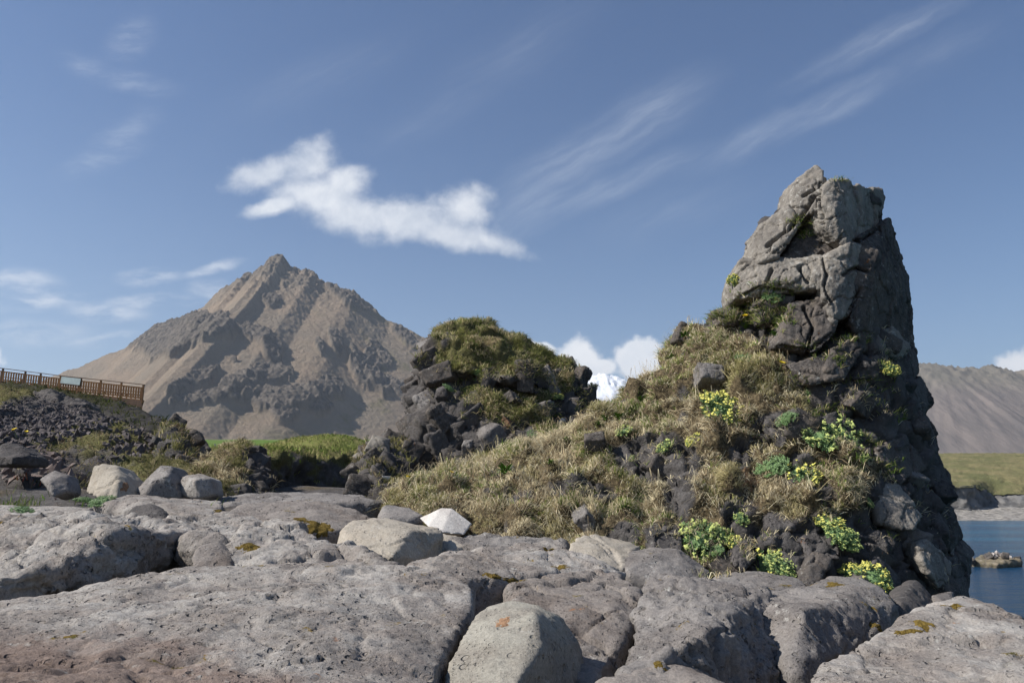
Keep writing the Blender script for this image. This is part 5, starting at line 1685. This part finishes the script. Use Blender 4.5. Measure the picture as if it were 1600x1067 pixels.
RG = "roseroot plants growing on the rocks"
ROSE = [
    (1125, 626, 33, 1.0, 'y', "large round cushion plant crowded with yellow heads, high in the middle of the grassy slope"),
    (1283, 672, 27, .85, 'h', "left half of the broad blue-green cushion plant pair right of the slope's centre"),
    (1312, 666, 30, .85, 'h', "right half of the broad blue-green cushion plant pair right of the slope's centre"),
    (1250, 732, 27, 1.05, 'y', "upright cushion plant full of small yellow heads below the blue-green pair"),
    (1207, 718, 24, .7, 'g', "dull green flowerless plant just left of the upright yellow cushion"),
    (1192, 868, 29, 1.0, 'y', "large yellow-flowered cushion plant low down beside the dark lava hump"),
    (1218, 872, 22, .9, 'h', "green right neighbour of the low yellow cushion plant"),
    (1090, 830, 27, .9, 'h', "pale green cushion plant above the two boulders at the foot of the slope"),
    (1127, 828, 19, .9, 'h', "small pale green cushion plant touching the one above the boulders"),
    (1295, 806, 22, .8, 'y', "yellow-tipped plant on the ledge above the dark hole"),
    (1312, 826, 27, .9, 'h', "dark green plant hanging over the dark hole"),
    (1365, 894, 24, 1.0, 'y', "yellow cushion plant at the bottom right of the pinnacle"),
    (1328, 886, 14, 1.0, 'y', "small yellow plant left of the bottom right cushion"),
    (1389, 572, 14, 1.3, 'y', "small yellow plant high on the right shoulder of the pinnacle"),
    (1147, 434, 10, 1.6, 'y', "yellow plant clinging to the left edge of the bare summit block"),
    (1207, 452, 18, .7, 'g', "green plant on the ledge below the summit"),
    (1230, 648, 16, .9, 'g', "small green cushion above the blue-green pair"),
    (1168, 552, 18, .7, 'g', "dark green tuft plant on the upper slope"),
    (1257, 606, 12, .8, 'g', "little green plant between the upper rocks"),
    (1040, 692, 14, .9, 'h', "pale green plant over the dark rocks in the middle of the slope"),
    (1083, 682, 12, .8, 'y', "small yellow-green plant right of the pale one over the dark rocks"),
    (1158, 806, 11, .9, 'h', "small bright plant between dark rocks low on the slope"),
    (1148, 842, 12, 1.0, 'y', "small lime plant near the pale cushion at the foot of the slope"),
    (1345, 708, 12, .9, 'h', "small plant at the shaded rock edge on the right"),
    (1356, 780, 9, .9, 'h', "tiny plant among the right-hand columns"),
    (975, 668, 12, .9, 'h', "small plant at the crest between the two stacks"),
    (745, 582, 8, 1.0, 'y', "yellow plant in the upper face of the squat stack"),
    (731, 606, 8, 1.0, 'y', "yellow-green plant below the highest one on the squat stack"),
    (870, 616, 10, .8, 'y', "yellow plant on the right face of the squat stack"),
    (700, 602, 9, .7, 'g', "green plant on the left face of the squat stack"),
    (835, 676, 12, .7, 'g', "dark green plant at the right foot of the squat stack"),
    (35, 792, 16, .6, 'g', "leafy green plant at the left edge above the thin slab"),
    (160, 776, 18, .5, 'g', "low green plant beneath the creamy boulder"),
    (130, 776, 13, .6, 'g', "low green plant left of the creamy boulder"),
    (1120, 855, 10, .6, 'g', "small moss-green plant on top of the dark block at the foot of the slope"),
    (1000, 772, 12, .8, 'g', "green plant under the dark rocks in the middle slope"),
]
for k, (px, py, rad_, asp, kd, lab) in enumerate(ROSE):
    loc, nrm = place(px, py + rad_ * 0.45)
    if loc is None:
        continue
    sc = rad_ / FPX * loc.y * 1.22
    leaf, blo = RP[kd][k % len(RP[kd])]
    o = bpy.data.objects.new("roseroot_plant", None)
    COL.objects.link(o)
    o['label'], o['category'], o['group'] = lab, "plant", RG
    o.location = loc + nrm * sc * 0.02
    nv = (nrm + Vector((0, -0.1, 1.0))).normalized()
    o.rotation_euler = (nv.to_track_quat('Z', 'Y').to_matrix() @ Matrix.Rotation(k * 1.7, 3, 'Z')).to_euler()
    o.scale = (sc, sc, sc * max(asp, .6) * 0.9)
    put("foliage", leaf, parent=o)
    for pos, fs in blo:
        b_ = put("flower_head", HEADS[kd], parent=o)
        b_.location = pos
        b_.scale = (fs, fs, fs)
        b_.rotation_euler = (pos[1] * -0.8, pos[0] * 0.8, k + pos[0] * 9)


def leafy_proto(seed, n):
    r = np.random.default_rng(seed)
    V, F, lt, o = [], [], [], 0
    for k in range(n):
        a = r.uniform(0, 6.28)
        out = np.array([math.cos(a), math.sin(a), 0])
        sd_ = np.array([-out[1], out[0], 0])
        el = r.uniform(0.25, 1.35)
        L = r.uniform(0.7, 1.1)
        w = r.uniform(0.07, 0.13)
        pts = []
        p = out * 0.03
        for j in range(5):
            pts.append(p.copy())
            e = el - j * 0.28
            p = p + (out * math.cos(e) + np.array([0, 0, math.sin(e)])) * L / 4
        ws = [0.4, 0.9, 1.0, 0.7, 0.05]
        for p, w_ in zip(pts, ws):
            V += [p - sd_ * w * w_, p + sd_ * w * w_]
        for j in range(4):
            F += [o + 2 * j, o + 2 * j + 1, o + 2 * j + 3, o + 2 * j + 2]
            lt.append(4)
        o += 10
    return mesh_np("leafy_plant", np.array(V), np.array(F), np.array(lt), M_LEAF2, smooth=False)


LPM = [leafy_proto(s, 30) for s in (1, 2, 3)]
LEAFY = [(790, 738, 26, "fan of long green leaves on the lower grassy slope"), (968, 652, 20, "long-leaved green plant on the saddle between the stacks"),
         (1002, 625, 18, "bright leafy plant on the left skyline of the pinnacle"), (885, 686, 13, "small leafy plant alone on the pale crest left of the saddle"),
         (985, 640, 14, "leafy plant directly below the skyline plant"), (945, 652, 14, "leafy plant at the lowest point of the saddle"),
         (1070, 522, 15, "spiky leafy plant where the slope meets the summit rocks"), (1048, 556, 13, "leafy plant on the steep left skyline"),
         (1112, 560, 12, "leafy plant on the grassy shoulder under the summit"), (860, 720, 12, "little leafy plant in the dry grass of the lower slope"),
         (935, 660, 11, "leafy plant next to the right foot of the squat stack"), (1165, 510, 14, "leafy plant among stones beneath the summit blocks"),
         (1210, 520, 12, "leafy plant under the summit's overhanging block"), (1000, 770, 12, "leafy tuft below the middle dark rocks"),
         (975, 790, 11, "leafy plant at the foot of the middle slope"), (955, 580, 0, "")]
for k, (px, py, rad_, lab) in enumerate(LEAFY):
    if not rad_:
        continue
    loc, nrm = place(px, py + 4)
    if loc is None or loc.y > 25:
        continue
    o = put("leafy_plant", LPM[k % 3], lab, "plant", "long-leaved plants on the slope")
    sc = rad_ / FPX * loc.y
    o.location = loc
    o.scale = (sc, sc, sc)
    o.rotation_euler = (0, 0, k * 1.3)


# yellow flowers: a stem with a cup of petals
def flower_meshes():
    bm = bmesh.new()
    bmesh.ops.create_cone(bm, cap_ends=True, segments=6, radius1=0.045, radius2=0.035, depth=1.0, matrix=Matrix.Translation((0, 0, 0.5)))
    st = bpy.data.meshes.new("stem")
    bm.to_mesh(st)
    bm.free()
    st.materials.append(M_STEM)
    V, F, lt, o = [], [], [], 0
    for k in range(14):
        a = k * 0.45
        out = np.array([math.cos(a), math.sin(a), 0])
        sd_ = np.array([-out[1], out[0], 0])
        for (l0, z0, l1, z1) in ((0.0, 1.0, 0.2, 1.06), (0.2, 1.06, 0.36, 1.16)):
            V += [out * l0 - sd_ * .07 + (0, 0, z0), out * l0 + sd_ * .07 + (0, 0, z0), out * l1 + sd_ * .09 + (0, 0, z1), out * l1 - sd_ * .09 + (0, 0, z1)]
            F += [o, o + 1, o + 2, o + 3]
            lt.append(4)
            o += 4
    pe = mesh_np("petals", np.array(V), np.array(F), np.array(lt), M_PETAL, smooth=False)
    return st, pe


FST, FPE = flower_meshes()
for k, (px, py, s_, lab) in enumerate(((1166, 506, .10, "yellow flower beneath the summit blocks"), (1216, 580, .10, "yellow flower under the upper dark rocks"), (1052, 545, .09, "yellow flower on the steep skyline left of the summit"),
                                       (634, 758, .10, "yellow flower at the tip of the grass slope near the columnar outcrop"), (882, 664, .13, "yellow flower at the saddle beside a white stone"), (1012, 582, .09, "yellow flower on the mid-height left skyline"),
                                       (28, 684, .17, "yellow flower above the dark rounded rock at the left edge"), (41, 680, .10, "smaller yellow flower beside the one above the dark rounded rock"), (700, 745, .07, "yellow flower in the grass below the squat stack"))):
    loc, nrm = place(px, py + 3)
    if loc is None or loc.y > 30:
        continue
    o = bpy.data.objects.new("yellow_flower", None)
    COL.objects.link(o)
    o['label'], o['category'], o['group'] = lab, "flower", "yellow flowers"
    o.location = loc
    o.scale = (s_ * 1.1, s_ * 1.1, s_ * 1.3)
    o.rotation_euler = (R(25), R(-10), k)
    put("stem", FST, parent=o)
    put("petals", FPE, parent=o)

loc, nrm = place(878, 658)
A = np.array(loc) + np.random.default_rng(3).normal(size=(14, 3)) * (0.03, 0.03, 0.05)
rock("stone", "small bright white stone at the saddle between the two stacks", "stone", [A], M_WHITE, 0.02, 1, 0.3, 0.0, seed=500)
for k, (px, py) in enumerate(((838, 827), (845, 832), (600, 746))):
    loc, nrm = place(px, py)
    A = np.array(loc) + np.random.default_rng(30 + k).normal(size=(12, 3)) * (0.05, 0.04, 0.03)
    rock("stone", ("small white chip at the foot of the dry grass, upper of two", "small white chip at the foot of the dry grass, lower of two", "white-splashed stone on the columnar outcrop")[k], "stone", [A], M_WHITE, 0.018, 1, 0.3, 0.0, seed=510 + k)

# ================================================================== grass
def w_pin(C_, N):
    px, py = proj(C_)
    rk = ell(px, py, ROCKY, 0.2)
    rk = np.clip(rk + 0.5 * fbm((C_ + 5.0) * 2.3, 3) * (rk > 0.02), 0, 1)
    rk = np.maximum(rk, 0.9 * sstep(0.45, 0.62, fbm((C_ + 5) * 1.5 + 9, 3)))
    w = np.clip(1.0 - 1.15 * rk, 0.0, 1) * sstep(-0.05, 0.3, N[:, 2])
    w *= np.where(((CAM - C_) * N).sum(1) > 0, 1.0, 0.3) * (py > 430)
    return w


turf("dry_grass", PIN, 200000, w_pin, DRY, 0.145, 0.006, 0.85, 0.25, "matted dry tan grass covering the pinnacle's slope", 101, tuss=2.9)


turf("long_grass", PIN, 9000, w_pin, DRY * 1.05, 0.34, 0.0045, 0.9, 0.6, "long bent straw stems among the matted grass of the pinnacle", 105, tuss=1.6)


def w_pin_g(C_, N):
    px, py = proj(C_)
    return w_pin(C_, N) * np.maximum(sstep(0.05, 0.5, fbm(C_ * 1.15 + 70, 3) + 0.25 * (C_[:, 2] > 2.4)), ell(px, py, [(1080, 540, 90, 50, -30, .9), (700, 750, 130, 16, -18, .7), (985, 630, 60, 30, -35, .8)], .5))


turf("green_grass", PIN, 60000, w_pin_g, GREEN, 0.14, 0.007, 0.5, 0.6, "fresh green grass in patches on the pinnacle's slope", 111, tuss=2.9)
tufts_at("ledge_grass", [(1250, 348, 18, 9, 260), (1258, 366, 12, 6, 120), (1208, 448, 30, 9, 320), (1245, 458, 22, 8, 200), (1168, 484, 34, 26, 700), (1215, 490, 34, 20, 400), (1130, 498, 26, 12, 400), (1300, 560, 40, 10, 160), (1390, 600, 14, 20, 80), (1200, 505, 34, 12, 300), (1260, 545, 40, 8, 150), (1330, 530, 34, 8, 200),
                         (1345, 596, 40, 5, 150), (1240, 600, 30, 10, 160), (1290, 640, 40, 12, 200), (1390, 735, 20, 20, 120), (1360, 690, 26, 12, 140), (1405, 650, 14, 12, 80), (1310, 285, 18, 4, 50), (1340, 720, 30, 20, 200), (1150, 505, 30, 8, 160)],
         np.concatenate([GREEN, GREEN[:3], DRY[:3]]), 0.13, 0.008, "green tufts rooted in cracks and ledges of the pinnacle's rocks", 115)
tufts_at("crevice_grass", [(1030, 700, 60, 30, 260), (905, 768, 50, 10, 180), (1160, 860, 60, 24, 260), (1060, 830, 50, 16, 200), (1300, 800, 60, 30, 260), (1330, 620, 60, 30, 220), (1215, 665, 36, 24, 140), (1120, 900, 30, 6, 90)],
         np.concatenate([GREEN[:2], DRY, DRY]), 0.13, 0.007, "straw and green wisps growing between the dark rocks of the slope", 117)


def w_mnd(C_, N):
    px, py = proj(C_)
    rk = ell(px, py, MROCK, 0.25)
    rk = np.maximum(rk, 0.9 * sstep(0.45, 0.62, fbm((C_ + 25) * 1.5 + 9, 3)))
    return np.clip(1 - 1.1 * rk, 0, 1) * sstep(0.0, 0.4, N[:, 2]) * np.where(((CAM - C_) * N).sum(1) > 0, 1.0, 0.25)


MIXG = np.array([(0.25, 0.25, 0.085), (0.40, 0.34, 0.18), (0.17, 0.20, 0.06), (0.56, 0.47, 0.29), (0.14, 0.175, 0.045), (0.46, 0.37, 0.22)])
turf("moss_grass", MND, 80000, w_mnd, MIXG, 0.20, 0.010, 0.75, 0.4, "mossy green and tan grass capping the squat stack", 121, clump=2.2, tuss=1.9)


tufts_at("outcrop_tufts", [(830, 640, 60, 16, 360), (880, 600, 30, 16, 220), (800, 582, 50, 10, 240), (760, 640, 40, 14, 160), (850, 570, 50, 8, 300), (660, 560, 14, 20, 80), (910, 630, 14, 20, 120), (830, 668, 40, 10, 200)],
         MIXG, 0.20, 0.012, "moss-green grass on the ledges of the squat stack", 127, 0.6, 0.6)


def w_bank(C_, N):
    px, py = proj(C_)
    sc = ell(px, py, [(70, 655, 175, 40, 12, 1), (20, 745, 100, 38, 4, .9), (215, 690, 60, 22, 24, .7)], 0.15)
    return np.clip(1 - sc, 0, 1) * sstep(0.05, 0.4, N[:, 2])


BG = np.array([(0.22, 0.21, 0.08), (0.33, 0.285, 0.15), (0.13, 0.14, 0.05), (0.42, 0.345, 0.21), (0.24, 0.18, 0.11)])
turf("bank_grass", BANK, 70000, w_bank, BG * 0.8, 0.2, 0.014, 0.7, 0.4, "olive rough grass on the bank below the scree", 131, clump=1.6, tuss=1.3)
turf("slope_grass", BANK2, 14000, lambda C_, N: sstep(0.0, 0.3, N[:, 2]), GREEN * 0.3, 0.45, 0.04, 0.6, 0.5, "dark green growth on the slope under the boardwalk, shade painted into its colour", 135, clump=0.8)  # green palette scaled down so the blades carry painted shade
turf("knoll_grass", KNS, 22000, lambda C_, N: np.clip(1 - ell(*proj(C_), [(404, 735, 20, 46, 8, 1)], .2), 0, 1) * sstep(0, .4, N[:, 2]), np.concatenate([BG, DRY[:2]]), 0.22, 0.012, 0.7, 0.45, "tan and green grass on the small knoll", 141, clump=2.0, tuss=1.9)
turf("nose_grass", NS, 6000, lambda C_, N: sstep(.3, .7, N[:, 2]), BG, 0.25, 0.016, 0.6, 0.5, "grass tuft on top of the dark rock nose", 145)
turf("outcrop_grass", OC, 5000, lambda C_, N: sstep(.5, .8, N[:, 2]), BG, 0.2, 0.012, 0.6, 0.5, "grass on top of the columnar outcrop", 147)
FIELD = np.array([(0.17, 0.215, 0.055), (0.25, 0.26, 0.085), (0.13, 0.18, 0.045), (0.33, 0.29, 0.135)])
turf("cliff_turf", TCS, 30000, lambda C_, N: sstep(0.45, 0.85, N[:, 2]), FIELD, 0.20, 0.02, 0.5, 0.7, "bright turf overhanging the dark soil cliff", 151, clump=1.0)
MDW = get_np(bpy.data.objects['meadow'].data)
turf("field_grass", MDW, 42000, lambda C_, N: (np.hypot(C_[:, 0], C_[:, 1]) < 46) * (C_[:, 2] > 1.0) * ell(*proj(C_), [(450, 702, 260, 60, 0, 1)], .2), FIELD, 0.14, 0.026, 0.5, 0.7, "short green grass on the mound of the near field", 155, clump=0.7)
# tufts of fresh grass in the gaps of the left slabs
def w_gap(C_, N):
    return ell(*proj(C_), [(200, 806, 60, 10, 0, 1), (20, 785, 50, 14, 0, 1), (160, 782, 60, 10, 0, .8), (1180, 900, 60, 10, 0, .3), (335, 800, 14, 8, 0, .6)], .3)


turf("gap_grass", GR, 5000, w_gap, np.array([(0.10, 0.17, 0.03), (0.14, 0.19, 0.045), (0.19, 0.20, 0.07)]), 0.17, 0.009, 0.35, 1.0, "bright green grass tufts in the gaps of the left slabs", 161)
turf("red_sorrel", BANK, 900, lambda C_, N: ell(*proj(C_), [(38, 762, 30, 12, 0, 1), (72, 766, 14, 8, 0, 1)], .3), np.array([(0.34, 0.09, 0.05), (0.42, 0.16, 0.08), (0.16, 0.16, 0.05)]), 0.16, 0.014, 0.3, 1.0, "reddish sorrel sprouting from the brown rubble", 165)
# ================================================================== air
bm = bmesh.new()
bmesh.ops.create_cube(bm, size=1.0)
me = bpy.data.meshes.new("haze")
bm.to_mesh(me)
bm.free()
hz = put("haze", me, kind="stuff")
hz.location = (0, 4000, 740)
hz.scale = (17000, 15800, 1500)
hz.location.z = 1500 / 2 - 11
m = bpy.data.materials.new("haze_air")
m.use_nodes = True
nt = NT(m.node_tree)
vol = nt.n('ShaderNodeVolumePrincipled', {'Color': (0.78, 0.87, 1.0, 1.0), 'Density': 0.00007, 'Anisotropy': 0.2})
nt.n('ShaderNodeOutputMaterial', {'Volume': vol.outputs[0]})
me.materials.append(m)
